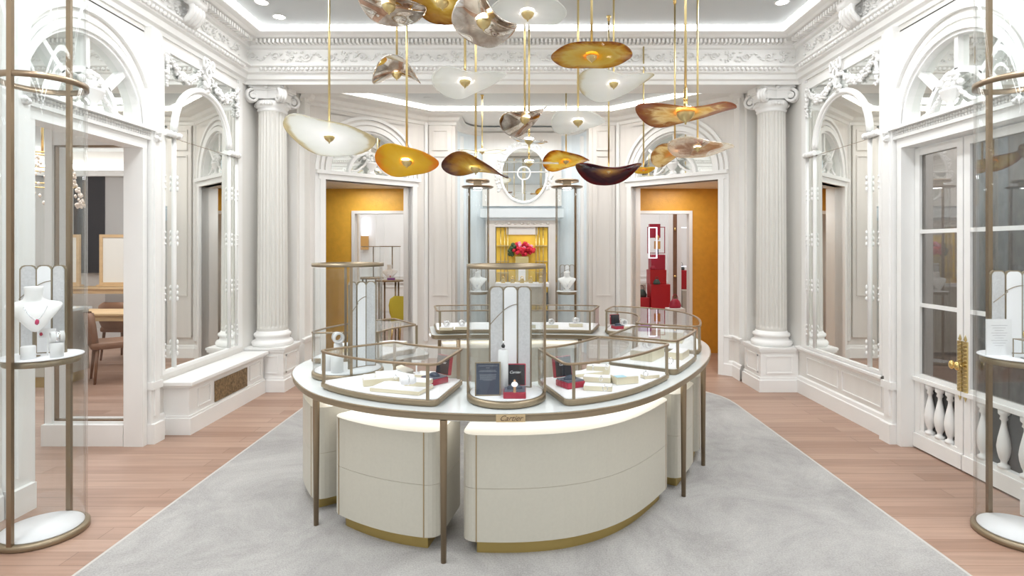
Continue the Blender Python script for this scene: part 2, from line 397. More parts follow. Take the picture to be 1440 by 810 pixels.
# ---- side walls (same on both sides, mirrored)
def side(sgn):
    NE = 3.50 if sgn < 0 else 3.42
    sd = 'right' if sgn > 0 else 'left'
    def bx(mb, x0, x1, *r):
        a, b_ = sorted((sgn * x0, sgn * x1)); mb.box(a, b_, *r)
    mb = MB()
    bx(mb, WX, WX + .13, Y0, NE, 0, CH); bx(mb, WX, WX + .13, 4.62, 6.95, 0, CH); bx(mb, WX, WX + .13, NE, 4.62, 3.35, CH)
    # spandrel with the arched hole of the fanlight
    yc, R = 4.05, .60
    pts = [(3.50, 2.47), (yc - R, 2.47), (yc - R, 2.57)] + [(yc - R * math.cos(k / 24 * PI), 2.57 + R * math.sin(k / 24 * PI)) for k in range(1, 24)] + [(yc + R, 2.57), (yc + R, 2.47), (4.62, 2.47), (4.62, 3.36), (3.50, 3.36)]
    pts = [(NE, 2.57)] + [(yc - .55 * math.cos(k / 24 * PI), 2.57 + .6 * math.sin(k / 24 * PI)) for k in range(0, 25)] + [(4.62, 2.57), (4.62, 3.36), (NE, 3.36)]
    Mx = Matrix(((0, 0, sgn, 0), (1, 0, 0, 0), (0, 1, 0, 0), (0, 0, 0, 1)))
    mb.prism(pts, WX, WX + .13, M=Mx)
    # return behind the column and pier to the bay
    bx(mb, 2.70, WX, 6.83, 7.15, 0, 3.56)
    bx(mb, 2.635, 2.75, 6.90, 7.07, 0, 3.56)
    struct('wall_' + sd, mb, WALLP)
    # bay's slanting wall with the passage opening
    A = Vector((sgn * 2.635, 7.07)); B = Vector((sgn * 1.38, 8.25)); L = (B - A).length
    ang = math.atan2((B - A).y, (B - A).x)
    w = sroot('wall_bay', (A.x, A.y, 0), ang)
    q = -1 if sgn > 0 else 1       # local y that points away from the room
    def by(y0, y1): return sorted((q * y0, q * y1))
    # facing room is -q
    o0, o1 = .19, 1.47
    mb = MB()
    y0, y1 = by(0, .22)
    mb.box(0, o0, y0, y1, 0, 3.56); mb.box(o1, L, y0, y1, 0, 3.56)
    mb.box(o0, o1, y0, y1, 3.3, 3.56)
    xc = (o0 + o1) / 2
    pts = [(o0, 2.57)] + [(xc - .58 * math.cos(k / 24 * PI), 2.57 + .58 * math.sin(k / 24 * PI)) for k in range(0, 25)] + [(o1, 2.57), (o1, 3.32), (o0, 3.32)]
    mb.prism(pts, 0, .22, M=Matrix(((1, 0, 0, 0), (0, 0, q, 0), (0, 1, 0, 0), (0, 0, 0, 1))))
    mb.box(o0, o1, y0, y1, 2.46, 2.57)
    mb.obj('wall_panel', BAYP, w)
    mb = MB()
    y0, y1 = by(-.035, .10)
    # casing
    mb.box(o0 - .07, o0, y0, y1, 0, 2.46); mb.box(o1, o1 + .07, y0, y1, 0, 2.46); mb.box(o0 - .09, o1 + .09, y0, y1, 2.46, 2.53)
    y0, y1 = by(-.06, .02)
    mb.box(o0 - .12, o1 + .12, y0, y1, 2.53, 2.575)
    y0, y1 = by(-.02, .02)
    mb.box(o0 - .13, o0 - .07, y0, y1, 0, 2.53)
    for r0, r1, dp in ((.58, .64, .03), (.66, .70, .02), (.73, .77, .03)):
        out = [(xc + r1 * math.cos(k / 28 * PI), 2.575 + r1 * math.sin(k / 28 * PI)) for k in range(29)]
        inn = [(xc + r0 * math.cos(k / 28 * PI), 2.575 + r0 * math.sin(k / 28 * PI)) for k in range(29)]
        mb.prism(out + inn[::-1], -dp, .01, M=Matrix(((1, 0, 0, 0), (0, 0, q, 0), (0, 1, 0, 0), (0, 0, 0, 1))))
    # shallow pilaster panels at both ends
    y0, y1 = by(-.03, .0)
    mb.box(L - .05, L + .0, y0, y1, .25, 3.4)
    mb.obj('door_casing', WHITE, w)
    fanlight('window_%d' % (3 if sgn < 0 else 4), w, xc, q, .575, 2.575)
    return A, B
def fanlight(name, parent, xc, q, R, z0, loc=None, rz=0):
    """arched mirror with glazing bars and an urn of fruit; q = local y sign away from the room"""
    r = parent
    if loc is not None: r = sroot(name, loc, rz)
    Mx = Matrix(((1, 0, 0, 0), (0, 0, q, 0), (0, 1, 0, 0), (0, 0, 0, 1)))
    mb = MB(); pts = [(xc + (R + .02) * math.cos(k / 32 * PI), z0 + (R + .02) * math.sin(k / 32 * PI)) for k in range(33)]
    mb.prism(pts, .06, .075, M=Mx); mb.obj('arched_mirror', MIRR, r)
    mb = MB()
    def arc(r0, r1, d0, d1):
        out = [(xc + r1 * math.cos(k / 28 * PI), z0 + r1 * math.sin(k / 28 * PI)) for k in range(29)]
        inn = [(xc + r0 * math.cos(k / 28 * PI), z0 + r0 * math.sin(k / 28 * PI)) for k in range(29)]
        mb.prism(out + inn[::-1], d0, d1, M=Mx)
    arc(R - .02, R + .02, .0, .07); arc(.27, .31, .02, .06)
    for a in (PI * .25, PI * .5, PI * .75):
        c, s_ = math.cos(a), math.sin(a); w = .018
        p = [(xc + c * .30 - s_ * w, z0 + s_ * .30 + c * w), (xc + c * .30 + s_ * w, z0 + s_ * .30 - c * w), (xc + c * R + s_ * w, z0 + s_ * R - c * w), (xc + c * R - s_ * w, z0 + s_ * R + c * w)]
        mb.prism(p, .02, .06, M=Mx)
    mb.obj('glazing_bars', WHITE, r)
    mb = MB()
    yy = q * -.02
    mb.lathe([(0, 0), (.06, 0), (.06, .015), (.03, .03), (.03, .06), (.07, .10), (.085, .14), (.09, .145), (.09, .16), (0, .16)], n=16, M=Matrix.Translation((xc, yy, z0)) @ Matrix.Diagonal((1, .6, 1, 1)))
    rd = random.Random(3)
    for k in range(26):
        a = rd.uniform(0, PI); rr = rd.uniform(.02, .10)
        mb.ball((xc + rr * 1.1 * math.cos(a), yy + rd.uniform(-.01, .02), z0 + .17 + rr * math.sin(a) * 1.1), rd.uniform(.016, .028), sub=1)
    for sg in (-1, 1):
        for k in range(20):
            t = k / 19
            mb.ball((xc + sg * (.08 + .20 * t), yy, z0 + .12 * (1 - t) ** 2 + .018 + .012 * rd.random()), .019 * (1 - .35 * t), sub=1)
    mb.obj('urn_of_fruit', WHITE, r)
    return r
ptsR = side(1); ptsL = side(-1)
fanlight('window_1', None, 0, 1, .555, 2.57, (-WX, 4.05, 0), PI / 2)
fanlight('window_2', None, 0, 1, .555, 2.57, (WX, 4.05, 0), -PI / 2)
# centre of the bay with its niche
nprof = []
mb = MB()
for s_ in (-1, 1):
    a, b_ = sorted((s_ * .97, s_ * 1.40)); mb.box(a, b_, 8.25, 8.60, 0, 3.56)
mb.box(-1.5, 1.5, 9.05, 9.2, 0, 3.56)
struct('wall_back', mb, BAYP)
mb = MB()
npath = [(-.97, 8.55)] + [(-.97 + .0 + .42 * (1 - math.cos(k / 8 * PI / 2)), 8.55 + .45 * math.sin(k / 8 * PI / 2)) for k in range(1, 9)]
npath = npath + [(-x, y) for x, y in npath[::-1]]
mb.sweep(npath, [(0, 0), (0, 3.56)]); struct('wall_niche', mb, COOL_LIT)
# upper part of the niche (bay paint above the mantel, without the blue light tint)
mb = MB(); mb.box(-.62, .62, 8.93, 8.995, 2.25, 3.4); 
mb.obj('wall_niche', BAYP)['kind'] = 'structure'
# crowns round the bay
bay = [(2.70, 6.90), (2.635, 6.95), (2.635, 7.07), (1.38, 8.25), (.97, 8.25), (.97, 8.55)] + [(x, y) for x, y in npath[::-1][1:-1]] + [(-.97, 8.55), (-.97, 8.25), (-1.38, 8.25), (-2.635, 7.07), (-2.635, 6.95), (-2.70, 6.90)]
mb = MB(); mb.sweep(bay, [(0, 3.36), (.02, 3.37), (.02, 3.41), (.06, 3.43), (.08, 3.47), (.11, 3.48)], side=1); struct('trim_5', mb, WALLP)
bayo = [(2.635, 6.83), (2.635, 7.07), (1.38, 8.25), (-1.38, 8.25), (-2.635, 7.07), (-2.635, 6.83)]
mb = MB(); mb.sweep(bayo, [(.10, 3.48), (.20, 3.485), (.24, 3.50), (.30, 3.505), (.30, 3.515), (.1, 3.515)], side=1); mb.box(-1.0, 1.0, 8.2, 8.9, 3.5, 3.53); struct('trim_6', mb, WALLP)
mb = MB(); mb.sweep(bayo[1:-1], [(.27, 3.518), (.36, 3.552), (.36, 3.556)], side=1); struct('trim_7', mb, LEDB)
# pilaster panels on the bay piers, dado rail and base boards
mb = MB()
for s_ in (-1, 1):
    a, b_ = sorted((s_ * 1.02, s_ * 1.34))
    mb.box(a, b_, 8.21, 8.25, .3, 3.36)
    frame_rect(mb, a + .05, b_ - .05, 3.0, 3.3, .02, 8.195, 8.21); frame_rect(mb, a + .05, b_ - .05, .9, 2.93, .02, 8.195, 8.21)
struct('trim_8', mb, BAYP)
BASEP = [(0, 0), (.03, 0), (.03, .14), (.022, .15), (.018, .18), (.006, .19), (0, .19)]
RAIL = [(0, .44), (.012, .445), (.02, .47), (.03, .48), (.03, .50), (.0, .51)]
for s_ in (1, -1):
    k = 1 if s_ > 0 else -1
    mb = MB()
    oA = Vector((s_ * 2.635, 7.07)); d = (Vector((s_ * 1.38, 8.25)) - oA).normalized()
    e = oA + d * .12; g = oA + d * 1.54; h = Vector((s_ * 1.38, 8.25))
    mb.sweep([(s_ * 2.635, 6.80), tuple(oA), tuple(e)], BASEP, side=k); mb.sweep([(s_ * 2.635, 6.80), tuple(oA), tuple(e)], RAIL, side=k)
    mb.sweep([tuple(g), tuple(h), (s_ * .97, 8.25)], BASEP, side=k)
    struct('baseboard_bay', mb, WHITE)

# columns on plinths
def column(s_, label):
    t = thing('column', label, 'column', (s_ * 2.855, 6.515, 0))
    mb = MB(); mb.box(-.22, .22, -.22, .25, 0, .16); mb.box(-.21, .21, -.21, .24, .16, .44); mb.box(-.225, .225, -.225, .25, .44, .465); mb.box(-.235, .235, -.235, .25, .465, .49)
    mb.box(-.235, .235, -.235, .26, 0, .13)
    frame_rect(mb, -.15, .15, .20, .40, .014, -.218, -.20)
    for sg in (-1, 1):
        Mx = Matrix.Translation((sg * .207, .015, 0)) @ Matrix.Rotation(sg * PI / 2, 4, 'Z')
        for bxx in ((-.16, .16, .20, .214), (-.16, .16, .386, .40), (-.16, -.146, .20, .40), (.146, .16, .20, .40)):
            mb.box(bxx[0], bxx[1], -.012, .012, bxx[2], bxx[3], M=Mx)
    mb.obj('plinth', WHITE, t)
    mb = MB(); mb.lathe([(0, .49), (.21, .49), (.222, .51), (.222, .53), (.21, .55), (.19, .555), (.182, .57), (.182, .59), (.196, .60), (.20, .615), (.196, .63), (.175, .64), (.168, .66), (0, .66)], n=40)
    mb.obj('base', WHITE, t)
    # fluted shaft
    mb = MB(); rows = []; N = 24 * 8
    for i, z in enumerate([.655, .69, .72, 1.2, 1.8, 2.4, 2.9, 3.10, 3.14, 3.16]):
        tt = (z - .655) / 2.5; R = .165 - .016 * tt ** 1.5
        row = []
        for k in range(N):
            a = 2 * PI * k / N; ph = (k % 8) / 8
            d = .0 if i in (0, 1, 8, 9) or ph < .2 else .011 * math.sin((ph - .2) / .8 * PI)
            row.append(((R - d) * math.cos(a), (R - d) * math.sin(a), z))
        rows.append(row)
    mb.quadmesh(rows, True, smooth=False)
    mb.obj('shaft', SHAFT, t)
    # angled ionic capital
    mb = MB(); mb.lathe([(.15, 3.13), (.165, 3.15), (.15, 3.165), (.17, 3.18), (.18, 3.22), (.17, 3.25), (0, 3.26)], n=32)
    ab = []
    for k in range(4):
        a = PI / 4 + k * PI / 2
        c0 = Vector((.265 * math.cos(a - .10), .265 * math.sin(a - .10))); c1 = Vector((.265 * math.cos(a + .10), .265 * math.sin(a + .10)))
        ab += [tuple(c0), tuple(c1), (.165 * math.cos(a + PI / 4), .165 * math.sin(a + PI / 4))]
    mb.prism(ab, 3.385, 3.44); mb.prism([(x * .93, y * .93) for x, y in ab], 3.36, 3.385)
    mb.prism([(x * .85, y * .85) for x, y in ab], 3.27, 3.36)
    for k in range(4):
        a = PI / 4 + k * PI / 2
        u = Vector((math.cos(a), math.sin(a), 0)); n_ = Vector((-math.sin(a), math.cos(a), 0))
        for off in (-.03, 0, .03):
            pts = []; rr = []
            for j in range(27):
                t_ = j / 26; b2 = PI / 2 - t_ * 2 * PI * 1.6; q = .075 * (1 - .82 * t_)
                pts.append(u * (.225 + q * math.cos(b2)) + n_ * off + Vector((0, 0, 3.29 + q * math.sin(b2)))); rr.append(.020 - .008 * t_)
            mb.tube(pts, rr, 6)
        mb.tube([n_ * q + u * .225 + Vector((0, 0, 3.29)) for q in (-.045, 0, .045)], .022, 8)
    for k in range(4):
        a = k * PI / 2
        for j in range(5):
            b2 = a + (j - 2) * .16
            mb.ball((.178 * math.cos(b2), .178 * math.sin(b2), 3.21), .020, (1, 1, 1.3), 1)
        mb.ball((.17 * math.cos(a), .17 * math.sin(a), 3.40), .03, sub=1)
    mb.obj('capital', WHITE, t)
column(-1, 'white fluted column left of the bay, with ionic capital, beside the bench')
column(1, 'white fluted column right of the bay, with ionic capital, near the glazed doors')

# wall trim on both side walls
for s_ in (1, -1):
    nm = 'right' if s_ > 0 else 'left'; k = 1 if s_ > 0 else -1
    mb = MB()
    def bx(x0, x1, *r):
        a, b_ = sorted((s_ * x0, s_ * x1)); mb.box(a, b_, *r)
    mb.sweep([(s_ * WX, 4.62), (s_ * WX, 6.30)], BASEP, side=k)
    mb.sweep([(s_ * WX, Y0), (s_ * WX, 3.34 if s_ < 0 else 3.24)], BASEP, side=k)
    struct('baseboard_' + nm, mb, WHITE)
    mb = MB()
    if s_ > 0: mb.sweep([(WX, 4.80), (WX, 6.30)], [(0, .45), (.012, .455), (.03, .48), (.045, .49), (.045, .51), (.0, .52)], side=1)
    # mirror surround and pilasters
    for y_ in (4.78, 6.16):
        bx(WX - .025, WX, y_ - .04, y_ + .04, .52, 3.40)
    bx(WX - .024, WX, 4.821, 6.119, 3.30, 3.36)
    for (ya, yb, d) in (((4.63, 4.738, .055), (4.655, 4.715, .07)) + (((3.36, 3.49, .055), (3.39, 3.46, .07)) if s_ < 0 else ((3.26, 3.40, .055),))):
        bx(WX - d, WX, ya, yb, .0 if d < .06 else .22, 3.40 if d < .06 else 3.34)
    bx(WX - .085, WX, 4.62, 4.755, 0, .16); bx(WX - .085, WX, 3.35 if s_ < 0 else 3.25, 3.50 if s_ < 0 else 3.41, 0, .16)
    bx(WX - .075, WX, 4.62, 4.75, .44, .50)
    # architrave of the opening, its sill cornice and the archivolt
    for (ya, yb) in (((4.565, 4.617), (3.503, 3.555)) if s_ < 0 else ((4.565, 4.617),)): bx(WX - .028, WX + .128, ya, yb, 0, 2.40)
    bx(WX - .03, WX + .127, 3.503 if s_ < 0 else 3.42, 4.617, 2.40, 2.475)
    bx(WX - .05, WX + .13, 3.46, 4.66, 2.475, 2.50); bx(WX - .035, WX + .13, 3.48, 4.64, 2.50, 2.55); bx(WX - .08, WX + .13, 3.44, 4.68, 2.55, 2.575)
    Mx = Matrix(((0, 0, s_, 0), (1, 0, 0, 0), (0, 1, 0, 0), (0, 0, 0, 1)))
    for r0, r1, dp in ((.555, .60, .02), (.625, .66, .015), (.69, .74, .03)):
        if r1 > .6: 
            ry = .83 * 1.0
        out = [(4.05 + r1 * math.cos(q / 28 * PI) * (1 if r1 < .61 else .95), 2.575 + r1 * math.sin(q / 28 * PI)) for q in range(29)]
        inn = [(4.05 + r0 * math.cos(q / 28 * PI) * (1 if r1 < .61 else .95), 2.575 + r0 * math.sin(q / 28 * PI)) for q in range(29)]
        mb.prism(out + inn[::-1], WX - dp, WX + .005, M=Mx)
    # acanthus band on the sill
    for q in range(44):
        y_ = 3.47 + q * .027
        for h in (0, 1):
            mb.ball((s_ * (WX - .04), y_, 2.512 + .024 * h), .013, (1, .9, 1), 1)
    for yy in (3.44, 4.68):
        for q in range(6): mb.ball((s_ * (WX - .07 - .01 * (q % 2)), yy + .02 * math.cos(q), 2.53 + .02 * math.sin(q * 1.1) - .03 * (q // 3)), .022, sub=1)
    # dado panels on the right, long plain panel beads
    if s_ > 0:
        for (ya, yb) in ((4.85, 5.45), (5.52, 6.12)):
            for (a, b_, c, d) in ((ya, yb, .23, .24), (ya, yb, .41, .42), (ya, ya + .01, .24, .41), (yb - .01, yb, .24, .41)): bx(WX - .01, WX, a, b_, c, d)
    struct('trim_9', mb, WHITE)

# ---- big wall mirrors with arched applied frame and garland
def wall_mirror(s_, label):
    t = thing('wall_mirror', label, 'mirror', (s_ * WX, 5.47, 0), -s_ * PI / 2)
    mb = MB(); mb.box(-.64, .64, -.012, -.002, .545, 3.29); mb.obj('glass', MIRR, t)
    mb = MB(); mb.box(-.60, .60, -.0135, -.012, 2.555, 2.559); mb.obj('seam', STEEL, t)
    mb = MB(); frame_rect(mb, -.66, .66, .52, 3.31, .03, -.03, -.0)
    mb.obj('frame', WHITE, t)
    mb = MB(); R = .47; zc = 2.62
    pts = [(-R, -.012, .55), (-R, -.012, 1.5), (-R, -.012, 2.3)] + [(R * math.cos(PI - k / 24 * PI), -.015, zc + R * math.sin(PI - k / 24 * PI)) for k in range(25)] + [(R, -.012, 2.3), (R, -.012, 1.5), (R, -.012, .55)]
    rr = [.016] * 3 + [.034] * 25 + [.016] * 3
    rr[2] = .018
    mb.tube([pts[0], pts[1], pts[2], (-R, -.012, 2.56)], .020, 8); mb.tube([pts[-1], pts[-2], pts[-3], (R, -.012, 2.56)], .020, 8)
    mb.tube(pts[3:28], .028, 10); mb.tube([(p[0] * .94, -.012, zc + (p[2] - zc) * .94) for p in pts[3:28]], .012, 6)
    for x in (-.615, .615): mb.tube([(x, -.01, .55), (x, -.01, 2.58)], .014, 6)
    for sg in (-1, 1):
        mb.tube([(sg * .43, -.035, 2.58), (sg * .64, -.035, 2.58)], .026, 10)
        for x in (.44, .50, .56, .62): mb.ball((sg * x, -.04, 2.58), .033, (.35, 1, 1), 1)
        for z in (.72, 1.2, 1.68, 2.16):
            for dz in (-.05, 0, .05):
                mb.ball((sg * R, -.042, z + dz), .013, (.8, .8, 1.8), 1); mb.ball((sg * .615, -.025, z + dz), .011, (.9, .8, 1.3), 1)
    mb.obj('arch_moulding', WHITE, t)
    mb = MB(); rd = random.Random(5)
    def blob(x, z, r): mb.ball((x + rd.uniform(-.012, .012), -.032 + rd.uniform(-.010, .008), z + rd.uniform(-.012, .012)), r * rd.uniform(.8, 1.2), sub=1)
    for sg in (-1, 1):
        for k in range(46):
            q = k / 45; x = sg * (.04 + .56 * q); z = 3.30 - .02 * q - .66 * q * (1 - q) * (1.0) 
            w = .016 + .018 * math.sin(q * PI)
            for _ in range(3): blob(x + rd.uniform(-w, w) * .5, z + rd.uniform(-w, w), w * .60)
        for k in range(18):
            q = k / 17
            for _ in range(2): blob(sg * .60 + rd.uniform(-.015, .015), 3.28 - .28 * q, .022 * (1.1 - .5 * q))
        # ribbon
        mb.tube([(sg * (.02 + .07 * math.sin(q / 10 * PI * 1.0)), -.06, 3.33 + .10 * math.sin(q / 10 * PI * 2) * .6 + .05 * q / 10) for q in range(11)], .012, 6)
        mb.tube([(sg * (.01 + .03 * math.sin(q * .9)), -.06, 3.32 - .2 * q / 8) for q in range(9)], .012, 6)
    for k in range(16):
        q = k / 15; blob(rd.uniform(-.03, .03), 3.32 - .22 * q, .028)
    mb.tube([(.03 * math.cos(a), -.05, 3.38 + .03 * math.sin(a)) for a in [2 * PI * k / 12 for k in range(12)]], .010, 6, closed=True)
    mb.obj('garland', WHITE, t)
wall_mirror(-1, 'tall garlanded arched mirror on the left wall above the bench')
wall_mirror(1, 'tall garlanded arched mirror on the right wall beside the glazed doors')

# ---- bench cover on the left with pierced brass grille
t = thing('wall_bench', 'white panelled bench under the left mirror with inset brass grille', 'bench', (-WX, 0, 0))
mb = MB(); mb.box(.0, .22, 4.87, 6.27, 0, .40); mb.box(0, .245, 4.85, 6.27, 0, .14); mb.box(0, .235, 4.86, 6.27, .14, .16)
frame = [(5.0, 5.20), (5.95, 6.2)]
for a, b_ in frame:
    mb.box(.22, .23, a, b_, .20, .21); mb.box(.22, .23, a, b_, .35, .36); mb.box(.22, .23, a, a + .01, .21, .35); mb.box(.22, .23, b_ - .01, b_, .21, .35)
mb.obj('body', WHITE, t)
mb = MB(); mb.box(0, .25, 4.84, 6.27, .40, .425); mb.box(0, .28, 4.81, 6.27, .425, .46); mb.obj('seat', WHITE, t, bevel=.006)
mb = MB(); mb.box(.222, .232, 5.27, 5.88, .17, .36); mb.obj('grille', GRILLE, t)['label'] = 'pierced brass grille'

# ---- right: pair of glazed doors
def leaf(name, ya, yb, handle_side):
    r = sroot(name, (3.17, (ya + yb) / 2, 0), -PI / 2)
    W = (yb - ya) / 2 - .003
    mb = MB()
    mb.box(-W, -W + .055, -.02, .03, .01, 2.39); mb.box(W - .055, W, -.02, .03, .01, 2.39)
    mb.box(-W + .055, W - .055, -.019, .029, 2.33, 2.389); mb.box(-W + .055, W - .055, -.019, .029, .011, .15); mb.box(-W, W, -.035, -.0205, .012, .12)
    mb.box(-W + .055, W - .055, -.018, .028, .53, .60); mb.box(-W, W, -.04, -.0205, .54, .57)
    mb.box(-W + .05, W - .05, -.015, .02, 1.13, 1.16); mb.box(-W + .05, W - .05, -.015, .02, 1.71, 1.74)
    for sg in (-1, 1): mb.box(sg * (W - .055) - (.035 if sg > 0 else 0), sg * (W - .055) + (.035 if sg < 0 else 0), -.01, .02, .15, .53)
    mb.obj('door_frame', WHITE, r)
    mb = MB(); mb.box(-W + .055, W - .055, 0, .006, .60, 2.33); mb.obj('glass', DGLASS, r)
    mb = MB(); mb.box(-W + .055, W - .055, .022, .028, .15, .53); mb.obj('backing', pbr('dark_backing', (.07, .07, .07), .6), r)
    for k in range(3):
        x = (-W + .145) + k * (2 * W - .29) / 2
        mb = MB(); mb.lathe([(0, .15), (.034, .15), (.034, .17), (.018, .18), (.018, .195), (.026, .21), (.036, .25), (.040, .29), (.034, .34), (.022, .40), (.014, .44), (.014, .46), (.024, .47), (.018, .49), (.032, .505), (.032, .53), (0, .53)], x, 0, n=16)
        mb.obj('baluster', WHITE, r)
    if handle_side:
        mb = MB(); x = handle_side * (W - .02)
        mb.box(x - .020, x + .020, -.03, -.02, .55, .93)
        for k in range(13): mb.tube([(x - .017, -.032, .56 + k * .028), (x + .017, -.032, .575 + k * .028)], .005, 5)
        mb.lathe([(0, 0), (.012, .012), (0, .05)], n=8, M=Matrix.Translation((x, -.025, .93)))
        mb.lathe([(0, 0), (.012, -.012), (0, -.05)], n=8, M=Matrix.Translation((x, -.025, .55)))
        pl = mb.obj('handle_plate', SBRASS, r)
        for dx in (-.0,):
            mb = MB(); mb.tube([(x, -.03, .76), (x, -.07, .76)], .008, 8); mb.ball((x, -.085, .76), .03, (.8, .6, 1.1), 2); mb.obj('door_knob', BRASS, pl)
leaf('door_1', 4.062, 4.565, 1); leaf('door_2', 3.425, 4.058, -1)
# little vestibule behind them with dark damask curtain
mb = MB()
mb.box(4.9, 5.0, 2.5, 6.4, 0, 3.0); mb.box(3.25, 5.0, 5.4, 5.5, 0, 3.0); mb.box(3.25, 5.0, 2.5, 2.6, 0, 3.0); mb.box(3.2, 5.0, 2.5, 5.5, 3.0, 3.1)
struct('wall_vestibule', mb, GREYW)
mb = MB()
pts = []
for k in range(140):
    pts.append((3.55 + .035 * math.sin(k * .55) + .012 * math.sin(k * 1.7), 2.9 + k * .0118))
mb.sweep(pts, [(0, .02), (0, 2.7)]); tag(mb.obj('curtain', CURT), 'dark grey patterned curtain hanging behind the right glazed doors', 'curtain')
# lit cabinet corner seen through the further leaf
# ---- left: passage with mirrored reveal
mb = MB()
mb.box(-3.80, -3.20, 4.62, 4.75, 0, .19); mb.box(-3.86, -3.80, 4.60, 4.78, 0, 2.6); mb.box(-3.20, -3.16, 4.623, 4.75, .001, 2.6)
mb.box(-3.87, -3.21, 4.575, 4.621, 0, .17); mb.box(-3.80, -3.16, 4.605, 4.75, 2.43, 2.599)
mb.box(-3.97, -3.86, 3.30, 3.50, 0, 2.6); mb.box(-3.86, -3.16, 3.40, 3.50, 0, 2.9)
mb.box(-3.99, -3.10, 3.50, 3.53, 0, .17)
mb.box(-3.97, -3.16, 3.40, 4.75, 2.6, 2.9)
struct('wall_reveal', mb, WHITE)
g = sroot('window_5')
mb = MB(); mb.box(-3.80, -3.20, 4.65, 4.656, .19, 2.43); mb.obj('glass', RGLASS, g)
mb = MB(); frame_rect(mb, -3.80, -3.20, .19, 2.43, .010, 4.622, 4.66); mb.obj('frame', STEEL, g)

# ---- adjoining room on the left
mb = MB(); mb.box(-8.6, -8.5, 1.5, 10.2, 0, 3.3); mb.box(-8.6, -2.9, 10.1, 10.2, 0, 3.3); mb.box(-8.6, -3.2, 1.4, 1.5, 0, 3.3)
mb.box(-3.3, -3.2, 6.95, 10.1, 0, 3.3)
struct('wall_salon', mb, WALLP)
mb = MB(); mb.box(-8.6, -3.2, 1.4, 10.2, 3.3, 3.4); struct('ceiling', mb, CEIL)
mb = MB(); mb.box(-8.5, -3.3, 9.95, 10.1, 2.85, 2.95); mb.box(-8.5, -8.35, 1.5, 10.1, 2.85, 2.95); struct('trim_10', mb, WHITE)
mb = MB(); mb.box(-8.45, -3.35, 9.98, 10.02, 2.95, 3.06); mb.box(-8.42, -8.38, 1.6, 10.0, 2.95, 3.06); struct('trim_11', mb, LEDB)
mb = MB(); mb.box(-7.9, -7.35, 10.02, 10.1, 1.15, 2.85); mb.box(-6.95, -6.7, 10.02, 10.1, 1.15, 2.85)
struct('trim_12', mb, BLACK)
mb = MB(); mb.box(-7.35, -6.95, 10.03, 10.1, .4, 2.85); struct('trim_13', mb, GREYW)
mb = MB(); mb.box(-8.5, -3.3, 10.04, 10.1, 0, .16); mb.box(-8.5, -8.44, 1.5, 10.1, 0, .16); struct('baseboard_salon', mb, WHITE)
def table_simple(name, label, x, y, w, d, h, rz=0, mat=WOODC):
    t = thing(name, label, 'table', (x, y, 0), rz)
    mb = MB(); mb.box(-w / 2, w / 2, -d / 2, d / 2, h - .03, h); mb.obj('table_top', mat, t, bevel=.005)
    mb = MB(); mb.box(-w / 2 + .04, w / 2 - .04, -d / 2 + .03, d / 2 - .03, h - .10, h - .03); mb.obj('apron', mat, t)
    for sx in (-1, 1):
        for sy in (-1, 1):
            mb = MB(); mb.lathe([(0, 0), (.018, 0), (.03, h - .03), (0, h - .03)], n=4, M=Matrix.Translation((sx * (w / 2 - .06), sy * (d / 2 - .06), 0)), smooth=False)
            mb.obj('leg', mat, t)
table_simple('writing_desk', 'pale oak table with white top beyond the tall left glass panel', -5.6, 7.6, 1.1, .6, .75)
table_simple('console_table', 'high pale oak console by the back wall of the left room', -7.05, 9.4, 1.6, .45, .95)
def standing_mirror(x, y, z, label):
    t = thing('table_mirror', label, 'mirror', (x, y, z), 0, 'framed mirrors on the oak console')
    mb = MB(); frame_rect(mb, -.25, .25, 0.02, .86, .05, -.02, .02); mb.box(-.28, .28, -.05, .05, 0, .03); mb.obj('frame', WOODC, t)
    mb = MB(); mb.box(-.2, .2, -.006, .006, .07, .81); mb.obj('glass', pbr('mirror_backing', (.80, .78, .72), .4), t)
standing_mirror(-6.72, 9.4, .955, 'oak framed mirror on the console, right one of two')
standing_mirror(-7.55, 9.4, .955, 'oak framed mirror on the console, left one of two')
def chair(x, y, rz, mat, label, wood=WALN):
    t = thing('upholstered_chair', label, 'chair', (x, y, 0), rz)
    mb = MB(); mb.prism([(-.23, -.22), (.23, -.22), (.25, .1), (.2, .24), (-.2, .24), (-.25, .1)], .40, .48); mb.obj('seat', mat, t, bevel=.03)
    mb = MB(); rows = []
    for z, w in ((.46, .21), (.55, .25), (.68, .26), (.78, .23), (.83, .15)):
        rows.append([(w * math.sin(a), .17 + .08 * math.cos(a) + (z - .45) * .12, z) for a in [(-1.1 + 2.2 * k / 12) for k in range(13)]] + [(w * .88 * math.sin(a), .12 + .08 * math.cos(a) + (z - .45) * .12, z) for a in [(1.1 - 2.2 * k / 12) for k in range(13)]])
    mb.quadmesh(rows, True); mb.obj('backrest', mat, t)
    for sx in (-1, 1):
        for sy in (-1, 1):
            mb = MB(); mb.tube([(sx * .21, sy * .2, 0), (sx * .18, sy * .17, .41)], [.013, .02], 8); mb.obj('leg', wood, t)
chair(-4.97, 6.92, 2.3, WALN, 'walnut brown chair at the oak table beyond the left glass panel')
chair(-5.75, 8.25, 3.1, WALN, 'walnut brown chair on the far side of the oak table')
t = thing('side_table', 'slim bronze-legged side table in the left passage behind the tall showcase', 'table', (-4.30, 4.98, 0))
mb = MB(); mb.lathe([(0, .68), (.15, .68), (.155, .69), (.15, .70), (0, .70)], n=28); mb.obj('table_top', CHAMP, t)
for k in range(3):
    mb = MB(); mb.tube([(.11 * math.cos(k * 2.094 + .3), .11 * math.sin(k * 2.094 + .3), 0), (.11 * math.cos(k * 2.094 + .3), .11 * math.sin(k * 2.094 + .3), .68)], .012, 8); mb.obj('leg', BRONZE, t)
